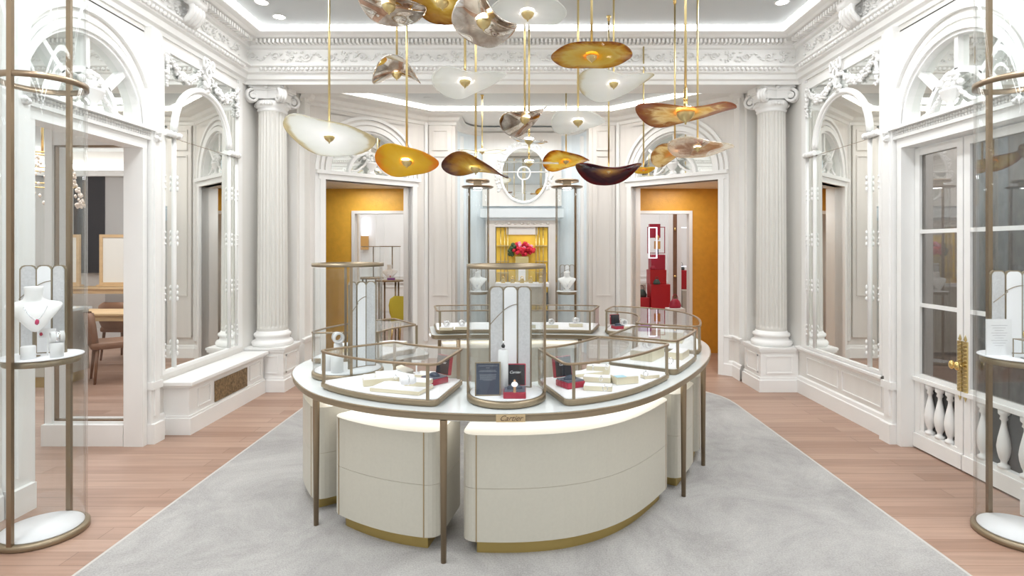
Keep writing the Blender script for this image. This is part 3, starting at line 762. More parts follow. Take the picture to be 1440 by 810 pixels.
t = thing('chandelier', 'crystal chandelier in the left room, high behind the tall showcase', 'chandelier', (-5.1, 6.05, 2.05))
mb = MB(); mb.tube([(0, 0, .55), (0, 0, 1.25)], .012, 8); 
for k in range(3): mb.tube([((.12 + .08 * k) * math.cos(a), (.12 + .08 * k) * math.sin(a), .55 - .17 * k) for a in [2 * PI * j / 24 for j in range(24)]], .008, 5, closed=True)
mb.obj('frame', BRASS, t)
mb = MB(); rd = random.Random(9)
for k in range(240):
    a = rd.uniform(0, 2 * PI); z = rd.uniform(0, .55); r = .36 - .35 * z * rd.uniform(.7, 1)
    mb.ball((r * math.cos(a), r * math.sin(a), z), .016, (1, 1, 1.5), 1)
o = mb.obj('crystals', pbr('crystal', (.85, .72, .62), .1, .3), t); o['kind'] = 'stuff'
t = thing('cream_cabinet', 'cream cabinet on brass base at the far left edge of the photo', 'cabinet', (-5.72, 6.72, 0))
mb = MB(); mb.box(-.5, .42, -.25, .25, .12, .85); mb.obj('body', CREAM, t, bevel=.01)
mb = MB(); mb.box(-.46, .38, -.22, .22, 0, .12); mb.obj('plinth', GOLDB, t)
mb = MB(); mb.box(-.52, .44, -.27, .27, .85, .88); mb.obj('worktop', STONE, t)

# ---- passages and rooms beyond the bay
for s_ in (-1, 1):
    def bx(mb, x0, x1, *r):
        a, b_ = sorted((s_ * x0, s_ * x1)); mb.box(a, b_, *r)
    mb = MB(); 
    bx(mb, 2.58, 3.3, 8.62, 8.72, 0, 3.0); bx(mb, 1.3, 2.58, 8.62, 8.72, 2.14, 3.0)
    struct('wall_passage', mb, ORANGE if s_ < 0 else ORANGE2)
    mb = MB(); bx(mb, 3.2, 3.24, 7.2, 8.62, 0, 3.0); bx(mb, 1.42, 1.5, 8.45, 8.62, 0, 2.14); struct('wall_passage', mb, ORANGE)
    mb = MB(); bx(mb, 2.53, 2.578, 8.60, 8.74, 0, 2.11); bx(mb, 1.35, 2.578, 8.599, 8.741, 2.11, 2.155); struct('trim_14', mb, BAYP)
    mb = MB(); pts = [(s_ * 3.24, 7.15), (s_ * 3.24, 8.615), (s_ * 1.45, 8.615), (s_ * 1.45, 8.45), (s_ * 2.70, 7.28)]
    mb.prism(pts, 2.49, 2.55); struct('ceiling', mb, WHITE)
    # room beyond
    mb = MB(); bx(mb, 1.2, 4.6, 12.5, 12.6, 0, 3.2); bx(mb, 4.5, 4.6, 8.7, 12.5, 0, 3.2); bx(mb, .9, 1.0, 8.7, 12.5, 0, 3.2)
    for xx in (2.0, 2.75, 3.5): 
        a, b_ = sorted((s_ * (xx - .3), s_ * (xx + .3)))
        frame_rect(mb, a, b_, .95, 2.7, .025, 12.48, 12.5); frame_rect(mb, a, b_, .2, .75, .025, 12.48, 12.5)
    bx(mb, 1.2, 4.5, 12.46, 12.5, .82, .87); bx(mb, 1.2, 4.5, 12.46, 12.5, 0, .14)
    struct('wall_far', mb, WHITE)
    mb = MB(); bx(mb, .9, 4.6, 8.7, 12.6, 3.2, 3.3); struct('ceiling', mb, WHITE)
# downlights in the passages: none visible

# ---- oval mirror over the mantel
t = thing('oval_mirror', 'round carved mirror with garland rim high above the mantelpiece', 'mirror', (.03, 8.93, 2.74))
mb = MB(); mb.prism([(.35 * math.cos(a), .42 * math.sin(a)) for a in [2 * PI * k / 40 for k in range(40)]], 0, .012, M=Matrix.Rotation(PI / 2, 4, 'X')); mb.obj('glass', MIRR, t)
mb = MB(); mb.tube([(.36 * math.cos(a), -.01, .43 * math.sin(a)) for a in [2 * PI * k / 48 for k in range(48)]], .022, 8, closed=True)
mb.tube([(.10 * math.cos(a), -.03, .02 + .10 * math.sin(a)) for a in [2 * PI * k / 24 for k in range(24)]], .012, 6, closed=True)
mb.tube([(-.02, -.03, -.41), (-.02, -.03, -.08)], .012, 6); mb.tube([(-.36, -.03, .04), (.36, -.03, .04)], .010, 6)
mb.obj('frame', WHITE, t)
mb = MB(); rd = random.Random(4)
for k in range(240):
    a = rd.uniform(-.5, PI + .5); mb.ball((.42 * math.cos(a) + rd.uniform(-.03, .03), 0, .49 * math.sin(a) + rd.uniform(-.03, .03)), rd.uniform(.014, .026), sub=1)
mb.obj('garland', WHITE, t)
# mantel
t = thing('mantelpiece', 'pale mantelpiece with wide shelf framing the golden display in the niche', 'mantelpiece', (0, 8.93, 0))
mb = MB(); mb.box(-.64, .64, -.20, 0, 2.06, 2.20); mb.box(-.58, .58, -.14, 0, 2.02, 2.06); mb.obj('shelf', COOL_LIT, t)
mb = MB()
for s_ in (-1, 1):
    a, b_ = sorted((s_ * .41, s_ * .56)); mb.box(a, b_, -.12, 0, 0, 1.92); mb.box(a + .03, b_ - .03, -.135, -.12, .2, 1.85)
mb.box(-.56, .56, -.121, 0, 1.92, 2.019)
for k in range(9): mb.ball((-.4 + .1 * k, -.12, 1.97), .035, (1, .4, .5), 1)
mb.obj('surround', BAYP, t)
t = thing('golden_display_shelves', 'yellow silk display with gilt shelf rods inside the mantelpiece', 'shelving', (0, 8.86, 0))
mb = MB(); mb.box(-.40, .40, .0, .02, .9, 1.91); mb.obj('back_panel', YELW, t)
mb = MB()
for x in (-.33, -.27, -.22, .22, .27, .33): mb.tube([(x, -.03, .9), (x, -.03, 1.92)], .008, 6)
for z in (1.2, 1.38, 1.62):
    for a, b_ in ((-.39, -.20), (.20, .39)): mb.box(a, b_, -.06, -.01, z, z + .012)
mb.obj('rods', SBRASS, t)
mb = MB(); mb.box(-.24, .24, -.02, 0, 1.80, 1.92); mb.obj('pelmet', WALLP, t)
t = thing('flower_bouquet', 'large bouquet of red and pink flowers on a gilt stand in the niche', 'flowers', (0, 8.765, 1.42))
mb = MB(); rd = random.Random(2)
for k in range(60):
    a = rd.uniform(0, 2 * PI); r = rd.uniform(0, .17); mb.ball((r * math.cos(a) + .02, rd.uniform(-.05, .05), .15 + r * .62 * math.sin(a)), .035, sub=1, mi=1 if (math.sin(a) > .4 and k % 2) else 0)
mb.obj('petals', [PINKF, PINKL], t)
mb = MB()
for k in range(16): mb.ball((-.14 + rd.uniform(-.05, .03), rd.uniform(-.04, .04), .15 + rd.uniform(-.09, .09)), .035, sub=1)
mb.obj('leaves', LEAF, t)
mb = MB(); mb.box(-.10, .10, -.03, .03, -.345, .04); mb.obj('gilt_stand', SBRASS, t)
mb = MB(); mb.box(-.055, .055, -.04, -.03, -.33, -.06); mb.obj('white_card', PAPER, t)
t = thing('niche_counter', 'white counter with small gold jewellery at the back of the niche', 'counter', (0, 8.55, 0))
mb = MB(); mb.box(-.36, .36, -.14, .14, .05, 1.02); mb.obj('body', CREAM, t)
mb = MB(); mb.box(-.40, .40, -.18, .18, 1.02, 1.07); mb.obj('worktop', PAD, t)
for x, lb in ((-.28, 'leftmost'), (-.14, 'second from left'), (.0, 'middle one'), (.13, 'fourth from left'), (.28, 'rightmost')):
    mb = MB(); mb.box(-.03, .03, -.05, .05, 0, .06); mb.tube([(.02 * math.cos(a), -.02, .078 + .02 * math.sin(a)) for a in [2 * PI * k / 12 for k in range(12)]], .006, 5, closed=True)
    tag(mb.obj('gold_ornament', BRASS, loc=(x, 8.50, 1.071)), 'gold ornament on the niche counter, %s of five' % lb, 'ornament', 'gold ornaments on the niche counter')

# ------------------------------------------------------------------ C-shaped counter
OUT = [(-1.02, 4.98), (-1.20, 4.86), (-1.42, 4.60), (-1.55, 4.28), (-1.57, 3.95), (-1.46, 3.62), (-1.18, 3.22), (-.80, 2.96), (-.40, 2.845), (0.02, 2.825),
       (.38, 2.915), (.70, 3.145), (1.03, 3.58), (1.32, 4.08), (1.52, 4.58), (1.60, 5.05), (1.52, 5.48), (1.22, 5.82), (.75, 6.0), (.25, 6.06), (-.3, 6.06), (-.70, 6.03), (-.98, 5.98)]
def catmull(P_, n=12):
    R = []
    Q = [P_[0]] + P_ + [P_[-1]]
    for i in range(1, len(Q) - 2):
        p0, p1, p2, p3 = [Vector(q) for q in Q[i - 1:i + 3]]
        for k in range(n):
            t = k / n
            R.append(.5 * ((2 * p1) + (-p0 + p2) * t + (2 * p0 - 5 * p1 + 4 * p2 - p3) * t * t + (-p0 + 3 * p1 - 3 * p2 + p3) * t ** 3))
    R.append(Vector(P_[-1])); return R
raw = catmull(OUT)
cum = [0]
for a, b_ in zip(raw, raw[1:]): cum.append(cum[-1] + (b_ - a).length)
LT = cum[-1]
def pos(s):
    s = max(0, min(LT, s)); lo = 0
    for i in range(len(cum) - 1):
        if cum[i + 1] >= s: lo = i; break
    t = (s - cum[lo]) / max(1e-9, cum[lo + 1] - cum[lo]); return raw[lo].lerp(raw[lo + 1], t)
def off(s, d):
    a, b_ = pos(s - .06), pos(s + .06); t = (b_ - a).normalized(); n = Vector((-t.y, t.x)); p = pos(s) + n * d; return (p.x, p.y)
def near(x, y):
    return min((( (pos(LT * k / 600) - Vector((x, y))).length), LT * k / 600) for k in range(601))[1]
def rounded(sides, r):
    """sides: polylines end to end -> closed outline with rounded corners"""
    def trim(pl, r):
        pl = [Vector(p) for p in pl]
        for _ in range(2):
            acc = 0; out = []
            for i in range(len(pl) - 1):
                d = (pl[i + 1] - pl[i]).length
                if acc + d > r:
                    out = [pl[i].lerp(pl[i + 1], (r - acc) / d)] + pl[i + 1:]; break
                acc += d
            pl = out[::-1]
        return pl
    T = [trim(s, r) for s in sides]; res = []
    for i, s in enumerate(T):
        res += s; nx = T[(i + 1) % len(T)]; c = Vector(sides[i][-1]); a, b_ = s[-1], nx[0]
        for k in range(1, 6):
            t = k / 6; res.append(a * (1 - t) ** 2 + c * 2 * t * (1 - t) + b_ * t * t)
    return [(p.x, p.y) for p in res]
def band(s0, s1, d0, d1, r=.06):
    n = max(6, int((s1 - s0) / .07))
    o_ = [off(s0 + (s1 - s0) * k / n, d0) for k in range(n + 1)]; i_ = [off(s1 - (s1 - s0) * k / n, d1) for k in range(n + 1)]
    return rounded([o_, [o_[-1], i_[0]], i_, [i_[-1], o_[0]]], r)
def inset(poly, d):
    n = len(poly); R = []
    ar = sum(poly[i][0] * poly[(i + 1) % n][1] - poly[(i + 1) % n][0] * poly[i][1] for i in range(n)); sg = 1 if ar > 0 else -1
    for i in range(n):
        a, b_, c = Vector(poly[i - 1]), Vector(poly[i]), Vector(poly[(i + 1) % n])
        t = (c - a); t.normalize(); nn = Vector((-t.y, t.x)) * sg
        R.append((b_.x + nn.x * d, b_.y + nn.y * d))
    return R
TH = .775
t = thing('display_counter', 'large C-shaped jewellery counter with pale stone top on slim bronze legs', 'counter')
outl = band(0, LT, 0, .66, .10)
mb = MB(); mb.prism(inset(outl, .006), TH - .006, TH); mb.obj('stone_top', STONE, t)
mb = MB(); mb.prism(outl, TH - .012, TH - .002); mb.prism(inset(outl, .006), TH - .040, TH - .012); mb.obj('rim', CHAMP, t, bevel=.003)
mb = MB(); mb.prism(inset(outl, .03), TH - .05, TH - .040); mb.obj('underside', WHITE, t)
for (x, y) in ((-1.168, 3.28), (-.403, 2.876), (1.015, 3.657), (1.303, 4.17), (-1.50, 4.35), (-1.02, 4.9), (1.50, 5.3), (.9, 5.9), (-.85, 5.9)):
    s = near(x, y); p = off(s, .030)
    mb = MB(); mb.lathe([(0, 0.008), (.014, .008), (.0195, TH - .05), (.0195, TH - .045), (0, TH - .045)], n=16); mb.obj('leg', BRONZE, t, loc=(p[0], p[1], 0))
for (x, y) in ((-.6, 5.36), (.55, 5.38), (-.25, 5.36)):
    mb = MB(); mb.lathe([(0, 0.008), (.014, .008), (.0195, TH - .045), (0, TH - .045)], n=16); mb.obj('leg', BRONZE, t, loc=(x, y + .02, 0))
# name plate on the rim
s0 = near(-.055, 2.82)
for part, mt, e in (('name_plate', BRASS, .002),):
    mb = MB(); pl = [off(s0 + (k / 8 - .5) * .145, -e) for k in range(9)]; pi_ = [off(s0 + (k / 8 - .5) * .145, .004) for k in range(9)]
    mb.prism(pl + pi_[::-1], TH - .041, TH - .003); npl = mb.obj('name_plate', pbr('plate_gold', (.62, .47, .28), .35, .6), t); npl['label'] = 'golden name plate on the rim'
def text(body, size, loc, rot, mat, parent, name='lettering', shear=.25, ext=.0004, align='CENTER'):
    c = bpy.data.curves.new(name, 'FONT'); c.body = body; c.size = size; c.shear = shear; c.extrude = ext; c.align_x = align; c.align_y = 'CENTER'
    tmp = bpy.data.objects.new('tmp', c); C.objects.link(tmp); bpy.context.view_layer.update()
    me = bpy.data.meshes.new_from_object(tmp.evaluated_get(bpy.context.evaluated_depsgraph_get()))
    bpy.data.objects.remove(tmp); me.materials.clear(); me.materials.append(mat)
    o = bpy.data.objects.new(name, me); C.objects.link(o)
    o.location = loc; o.rotation_euler = rot
    if parent: o.parent = parent
    return o
p0 = off(s0, -.0035); tdir = (pos(s0 + .05) - pos(s0 - .05)); angp = math.atan2(tdir.y, tdir.x)
text('Cartier', .038, (p0[0], p0[1], TH - .022), (PI / 2, 0, angp), pbr('dark_engraving', (.12, .07, .04), .5), npl, shear=.45)
area('counter_led_front', (0, 0, 0), .1, .1, 0).data.energy = 0
bpy.data.objects.remove(bpy.data.objects['counter_led_front'])

# drawer cabinets under the counter
def cabinet(s0, s1, d0, d1, label, h0=.085, h1=.635):
    o_ = band(s0, s1, d0, d1, .085)
    cx = sum(p[0] for p in o_) / len(o_); cy = sum(p[1] for p in o_) / len(o_)
    o_ = [(p[0] - cx, p[1] - cy) for p in o_]
    t = thing('drawer_cabinet', label, 'cabinet', (cx, cy, 0), 0, 'drawer cabinets under the counter')
    mb = MB(); mb.prism(inset(band(s0 + .03, s1 - .03, d0, d1, .06), .045), .008, h0)
    for v in mb.bm.verts: v.co.x -= cx; v.co.y -= cy
    mb.obj('plinth', GOLDB, t)
    mid = (h0 + h1) / 2
    mb = MB(); mb.prism(inset(o_, .003), h0 + .005, h1 - .03); mb.obj('carcass', INLAY, t)
    mb = MB(); mb.prism(o_, h0, mid - .001); mb.obj('drawer', CREAM, t)
    mb = MB(); mb.prism(o_, mid + .001, h1); mb.obj('drawer', CREAM, t)
    for s in (s0 + .085, s1 - .085):
        p = off(s, d0 - .0012); a, b_ = pos(s - .05), pos(s + .05); tt = b_ - a
        M = Matrix.Translation((p[0] - cx, p[1] - cy, 0)) @ Matrix.Rotation(math.atan2(tt.y, tt.x), 4, 'Z')
        mb = MB(); mb.box(-.003, .003, 0, .004, h0, h1 - .001, M=M); mb.obj('inlay_strip', INLAY, t)
S = near
sB0, sB1 = S(-1.18, 3.23), S(-.34, 2.84)
cabinet(S(-1.57, 3.95) - .05, S(-1.28, 3.36), .07, .55, 'cream two-drawer cabinet at the left end of the counter, behind the leftmost leg')
cabinet(sB0 + .02, sB1 - .115, .10, .56, 'small cream two-drawer cabinet between the two front left legs')
cabinet(S(-.22, 2.83) - .115, S(1.03, 3.58) + .0, .10, .56, 'wide curved cream drawer cabinet at the front of the counter under the name plate')
cabinet(S(1.03, 3.58) + .10, S(1.32, 4.08) - .02, .07, .55, 'narrow cream drawer cabinet right of the wide curved one, between two legs')
cabinet(S(1.32, 4.08) + .10, S(1.58, 4.85), .07, .55, 'cream drawer cabinet farthest right, behind the rightmost front leg')
cabinet(S(.62, 6.02), S(.02, 6.06), .10, .60, 'cream drawer cabinet under the back of the counter, right one of two')
cabinet(S(-.12, 6.06), S(-.86, 6.0), .10, .60, 'cream drawer cabinet under the back of the counter, left one of two')
cabinet(S(-1.15, 4.9) , S(-1.54, 4.2), .07, .55, 'cream drawer cabinet at the rear left end of the counter')
# LED tape under the counter top
mb = MB(); L_ = [off(LT * k / 80, .22) for k in range(81)]; R_ = [off(LT * k / 80, .30) for k in range(81)]
mb.ring(L_, R_, TH - .056, TH - .050, closed=False); mb.obj('light_strip', emis('under_led', (1, .98, .95), 7), bpy.data.objects['display_counter'])

# ------------------------------------------------------------------ glass cases on the counter
def case(s0, s1, d0, d1, label, h=.225, r=.06, name='glass_case'):
    o_ = band(s0, s1, d0, d1, r); cx = sum(p[0] for p in o_) / len(o_); cy = sum(p[1] for p in o_) / len(o_)
    o_ = [(p[0] - cx, p[1] - cy) for p in o_]
    t = thing(name, label, 'display case', (cx, cy, TH), 0, 'low glass cases on the counter')
    mb = MB(); mb.prism(inset(o_, .012), 0, .012); mb.prism(o_, .012, .036); mb.obj('tray', CHAMP, t, bevel=.004)
    mb = MB(); mb.prism(inset(o_, .014), .036, .040); mb.obj('pad', PAD, t)
    mb = MB(); mb.prism(inset(o_, .006), .036, h - .012, cap=False); mb.obj('glass_wall', PGLASS, t)
    mb = MB(); mb.ring(o_, inset(o_, .017), h - .012, h); mb.obj('top_frame', BRONZE, t, bevel=.003)
    mb = MB(); mb.prism(inset(o_, .012), h - .006, h - .005); mb.obj('glass_lid', PGLASS, t)
    for (s, d) in ((s0 + .06, d0 + .012), (s1 - .06, d0 + .012), (s0 + .04, d1 - .02), (s1 - .04, d1 - .02)):
        p = off(s, d); mb = MB(); mb.box(p[0] - cx - .008, p[0] - cx + .008, p[1] - cy - .008, p[1] - cy + .008, .036, h - .010); mb.obj('post', CHAMP, t)
    return TH + .040
c1a, c1b = S(-1.25, 3.31), S(-.42, 2.85)
case(c1a, c1b - .03, .07, .57, 'low glass case at front left with an open red box at its right end')
c2a, c2b = S(.24, 2.86), S(1.0, 3.53)
case(c2a, c2b, .07, .58, 'low glass case at front right holding white ring blocks and an open red box', h=.225)
c3a, c3b = S(1.03, 3.58) + .03, S(1.36, 4.16)
case(c3a, c3b, .07, .56, 'low glass case second from front on the right arm')
c4a, c4b = S(1.42, 4.30), S(.95, 5.93)
case(c4a, c4b, .07, .58, 'long glass case bending round the rear right corner of the counter', r=.10)
c5a, c5b = S(.83, 5.97), S(.02, 6.06)
case(c5a, c5b, .07, .60, 'low glass case on the back arm of the counter, behind the central cylinder')
c6a, c6b = S(-.20, 6.06), S(-.93, 5.99)
case(c6a, c6b, .07, .60, 'low glass case at the left end of the back arm')
c7a, c7b = S(-1.13, 4.92), S(-1.57, 4.02)
case(c7a, c7b, .07, .57, 'low curved glass case behind the left cylinder case', h=.225)

def cylcase(x, y, r, h, label, a_posts, screen_rz=0):
    t = thing('cylinder_case', label, 'display case', (x, y, TH), 0, 'glass cylinder cases on the counter')
    mb = MB(); mb.lathe([(0, 0), (r - .015, 0), (r, .008), (r, .03), (r - .006, .038), (0, .038)], n=56); mb.obj('base', CHAMP, t)
    mb = MB(); mb.lathe([(0, .0385), (r - .018, .0385), (r - .018, .043), (0, .043)], n=48); mb.obj('pad', PAD, t)
    mb = MB(); mb.lathe([(r - .008, .038), (r - .008, h - .03)], n=64); mb.lathe([(r - .014, .038), (r - .014, h - .03)], n=64); mb.obj('glass_wall', PGLASS, t)
    mb = MB(); mb.lathe([(r - .03, h - .022), (r, h - .022), (r, h), (r - .03, h), (r - .03, h - .022)], n=56); mb.obj('top_ring', CHAMP, t)
    mb = MB(); mb.lathe([(0, h - .012), (r - .03, h - .012)], n=48); mb.obj('glass_lid', PGLASS, t)
    for a in a_posts:
        mb = MB(); mb.box(-.008, .008, -.006, .006, .03, h - .02, M=Matrix.Translation(((r - .005) * math.cos(a), (r - .005) * math.sin(a), 0)) @ Matrix.Rotation(a + PI / 2, 4, 'Z')); mb.obj('post', BRONZE, t)
CX, CY = -.085, 3.10
cylcase(CX, CY, .215, .735, 'clear glass cylinder case at the centre front, holding a red watch box', (PI * .985, .015 * PI))
LX, LY = -1.13, 3.70
cylcase(LX, LY, .225, .725, 'clear glass cylinder case at the left of the counter with a white watch cuff', (PI * 1.62, PI * .62))
def folding_screen(x, y, z, rz, w, h, label, angle=.5):
    t = thing('folding_screen', label, 'display screen', (x, y, z), rz)
    mats = [GREYP, PAD, GREYP]
    for k, (cx, rot) in enumerate(((-w * .97, angle), (0, 0), (w * .97, -angle))):
        def leafpts(ww, hh):
            c = .02; return [(-ww / 2, 0), (ww / 2, 0), (ww / 2, hh - c), (ww / 2 - c * .4, hh - c * .3), (ww / 2 - c, hh), (-ww / 2 + c, hh), (-ww / 2 + c * .4, hh - c * .3), (-ww / 2, hh - c)]
        M = Matrix.Translation((cx, -.25 * abs(cx) * math.tan(abs(rot)), 0)) @ Matrix.Rotation(rot, 4, 'Z') @ Matrix.Rotation(PI / 2, 4, 'X')
        mb = MB(); mb.prism(leafpts(w, h), -.006, .006, M=M); fr = mb.obj('screen_leaf', CHAMP, t)
        M2 = M @ Matrix.Translation((0, .006, 0))
        mb = MB(); mb.prism(leafpts(w - .012, h - .012), .0065, .0085, M=M2); mb.obj('fabric', mats[k], fr)
    mb = MB(); arc = []
    for k in range(15):
        q = k / 14; xx = -w * 1.4 + q * w * 1.9; arc.append((xx, -.035 if abs(xx) > w / 2 else -.012, h * .62 + h * .2 * math.sin(q * PI / 2)))
    mb.tube(arc, .0022, 5); mb.obj('arc_wire', CHAMP, t)
folding_screen(CX + .02, CY + .10, TH + .043, 0, .082, .565, 'three-leaf white and grey screen inside the central cylinder case', .35)
folding_screen(LX + .075, LY + .03, TH + .043, .75, .068, .56, 'three-leaf grey screen inside the left cylinder case', .4)
# plaque
t = thing('text_plaque', 'dark navy plaque with small lettering and gold frame in the central cylinder', 'plaque', (CX - .095, CY - .10, TH + .043), .06)
mb = MB(); mb.box(-.068, .068, -.004, .006, 0, .178); mb.obj('frame', CHAMP, t)
mb = MB(); mb.box(-.061, .061, -.0065, -.004, .008, .171); mb.obj('card', NAVY, t)
for k, l in enumerate(('MAISON', '')): pass
mb = MB(); rd = random.Random(1)
for k, (w, z) in enumerate(((.10, .158), (.018, .147), (.085, .134), (.095, .128), (.09, .112), (.085, .106), (.088, .100), (.08, .094), (.086, .088), (.05, .082))):
    x = -w / 2
    while x < w / 2:
        l = rd.uniform(.004, .012); mb.box(x, min(x + l, w / 2), -.0072, -.0065, z, z + .0022); x += l + .002
mb.obj('lettering', pbr('faded_ink', (.30, .32, .36), .6), t)
# pedestal + small watch
def pedestal(x, y, z, r, h, label, mat=CUFF):
    mb = MB(); mb.lathe([(0, 0), (r, 0), (r, h - .004), (r - .004, h), (0, h)], n=28); return tag(mb.obj('display_pedestal', mat, loc=(x, y, z)), label, 'pedestal')
pedestal(CX - .015, CY - .055, TH + .043, .027, .235, 'slim white pedestal in the central cylinder between plaque and red box')
def ring_piece(x, y, z, r=.012, label='', stone=True, rz=0, name='ring', mat=None, cat='ring'):
    t = thing(name, label, cat, (x, y, z), rz)
    mb = MB(); mb.tube([(r * math.cos(a), 0, r + .001 + r * math.sin(a)) for a in [2 * PI * k / 18 for k in range(18)]], r * .17, 6, closed=True); mb.obj('band', mat or SILV, t)
    if stone: mb = MB(); mb.ball((0, 0, 2 * r + .003), r * .42, sub=1); mb.obj('stone', SILV, t)
    return t
t = thing('wristwatch', 'tiny dark watch standing on the slim pedestal in the central cylinder', 'watch', (CX - .015, CY - .055, TH + .278))
mb = MB(); mb.lathe([(.013, -.008), (.013, .008), (.011, .008), (.011, -.008), (.013, -.008)], n=18, M=Matrix.Translation((0, 0, .014)) @ Matrix.Rotation(PI / 2, 4, 'Y')); mb.obj('bracelet', SILV, t)
mb = MB(); mb.lathe([(0, 0), (.010, 0), (.010, .004), (0, .004)], n=16, M=Matrix.Translation((0, -.013, .022)) @ Matrix.Rotation(PI / 2, 4, 'X')); mb.obj('dial', BLACK, t)
mb = MB(); mb.tube([(0, 0, .026), (0, 0, .045)], .004, 6); mb.obj('crown', SILV, t)
# open red boxes
def red_box(x, y, z, rz, w, label, tilt=.12, name='jewellery_box', item=True, logo=True):
    t = thing(name, label, 'jewellery box', (x, y, z), rz)
    d = w; hb = w * .34
    mb = MB(); mb.box(-w / 2, w / 2, -d / 2, d / 2, 0, hb * .85); mb.obj('base', RED, t, bevel=.004)
    mb = MB(); mb.box(-w * .46, w * .46, -d * .46, d * .46, hb * .85, hb); mb.obj('lining', pbr('grey_lining', (.12, .13, .17), .7), t)
    M = Matrix.Translation((0, d / 2, hb)) @ Matrix.Rotation(-tilt, 4, 'X')
    mb = MB(); mb.box(-w / 2, w / 2, 0, w * .20, 0, w * .98, M=M); lid = mb.obj('lid', RED, t, bevel=.004)
    mb = MB(); mb.box(-w * .45, w * .45, -.002, .001, w * .04, w * .94, M=M); li = mb.obj('lid_lining', BLACK, t)
    if logo:
        c = M @ Vector((0, -.0035, w * .60)); text('Cartier', w * .17, c, (PI / 2 - tilt, 0, 0), WINK, li, shear=.4)
    if item:
        mb = MB(); mb.ball((0, 0, hb), w * .36, (1, .55, .55), 2); mb.obj('cushion', NAVY, t)
    return t
BX, BYY = CX + .047, CY - .105
red_box(BX, BYY, TH + .043, 0, .118, 'open red watch box in the central cylinder, black lid lining facing front')
t = thing('gold_watch', 'gold watch with white dial on the cushion of the central red box', 'watch', (BX, BYY - .062, TH + .043 + .026))
mb = MB(); mb.tube([(0, .035 * math.cos(a) + .055 - .035, .03 + .032 * math.sin(a)) for a in [-.6 + 2.2 * k / 12 for k in range(13)]], .006, 8, squash=1.6)
mb.box(-.007, .007, .004, .010, -.012, .035); mb.obj('strap', pbr('rose_gold', (.72, .42, .24), .25, .9), t)
mb = MB(); mb.lathe([(0, 0), (.016, 0), (.017, .004), (.012, .008), (0, .008)], n=20, M=Matrix.Translation((0, .008, .05)) @ Matrix.Rotation(PI / 2 + .5, 4, 'X')); mb.obj('dial', emis('white_dial_glow', (1, 1, 1), .6), t)  # dial given a faint glow to look bright, though it is no lamp
# white watch cuff + cylinders in left cylinder case
def cuff(x, y, z, rz, r, label):
    t = thing('bracelet_cuff', label, 'bracelet stand', (x, y, z), rz)
    mb = MB(); mb.lathe([(r * .62, -r), (r, -r), (r, r), (r * .62, r), (r * .62, -r)], n=28, M=Matrix.Translation((0, 0, r * 1.0 + .001)) @ Matrix.Rotation(PI / 2, 4, 'X')); mb.obj('cuff', CUFF, t)
    mb = MB(); mb.lathe([(r * 1.01, -.009), (r * 1.08, -.009), (r * 1.08, .009), (r * 1.01, .009)], n=28, M=Matrix.Translation((0, 0, r + .001)) @ Matrix.Rotation(PI / 2, 4, 'X')); mb.obj('bracelet', SILV, t)
pz = TH + .043
pedestal(LX - .11, LY - .07, pz, .040, .10, 'squat white pedestal at left in the left cylinder case')
pedestal(LX - .03, LY - .13, pz, .038, .105, 'squat white pedestal at right in the left cylinder case')
pedestal(LX - .075, LY + .03, pz, .028, .155, 'taller white pedestal under the watch cuff in the left cylinder case')
ring_piece(LX - .11, LY - .07, pz + .10, .015, 'small silver ring on the left squat pedestal of the left cylinder case')
ring_piece(LX - .03, LY - .13, pz + .105, .015, 'small silver ring on the right squat pedestal of the left cylinder case', rz=.8)
cuff(LX - .075, LY + .03, pz + .155, .5, .036, 'round white cuff with silver watch high in the left cylinder case')

# blocks, trays and jewels in the low cases
PZ = TH + .041
def block(x, y, w, d, h, rz, label, z=None, edge=True, mat=PAD, tilt=0, name='display_block'):
    z = PZ if z is None else z
    t = thing(name, label, 'display block', (x, y, z), rz)
    M = Matrix.Rotation(tilt, 4, 'X')
    mb = MB(); mb.box(-w / 2, w / 2, -d / 2, d / 2, 0, h - .003, M=M); mb.obj('body', TRAYG if edge else CUFF, t, bevel=.002)
    mb = MB(); mb.box(-w / 2 + .002, w / 2 - .002, -d / 2 + .002, d / 2 - .002, h - .003, h, M=M); mb.obj('top_pad', mat, t)
    return t
# front left case
def px(u, v, h=.816): return at(u, v, h)
x, y = px(565, 548); block(x, y, .30, .17, .022, -.30, 'wide cream tray at the front of the front left case')
x, y = px(594, 546); block(x - .02, y, .13, .10, .026, -.2, 'low padded tray holding a rolled cuff, front left case', z=PZ + .022, name='padded_tray')
x, y = px(573, 541.5, .87); 
t = thing('bracelet_roll', 'white bracelet roll lying on the padded tray of the front left case', 'bracelet stand', (x - .0, y + .02, PZ + .050), .4)
mb = MB(); mb.tube([(-.04, 0, .022), (-.025, 0, .024), (.025, 0, .024), (.04, 0, .022)], [.016, .022, .022, .016], 14); mb.obj('roll', PAD, t)
mb = MB(); mb.tube([(-.0, .0235 * math.cos(a), .024 + .0235 * math.sin(a)) for a in [2 * PI * k / 20 for k in range(20)]], .0025, 5, closed=True); mb.obj('bracelet', SILV, t)
x, y = px(536, 541); block(x, y, .20, .03, .040, .38, 'long cream ledge across the front left case')
x, y = px(530, 536); block(x, y + .02, .17, .10, .030, .25, 'cream tray at the rear left of the front left case', name='padded_tray')
x, y = px(544, 526, .86); block(x, y, .13, .09, .012, .3, 'tilted white ring pad resting above the rear left tray', z=PZ + .034, tilt=.25, name='ring_pad')
x, y = px(592, 536); block(x + .04, y + .08, .16, .10, .03, -.2, 'square white pad behind the wide tray of the front left case')
x, y = px(583, 535); 
t = thing('earring_stand', 'small white T-shaped earring stand in the front left case', 'earring stand', (x, y + .06, PZ + .031))
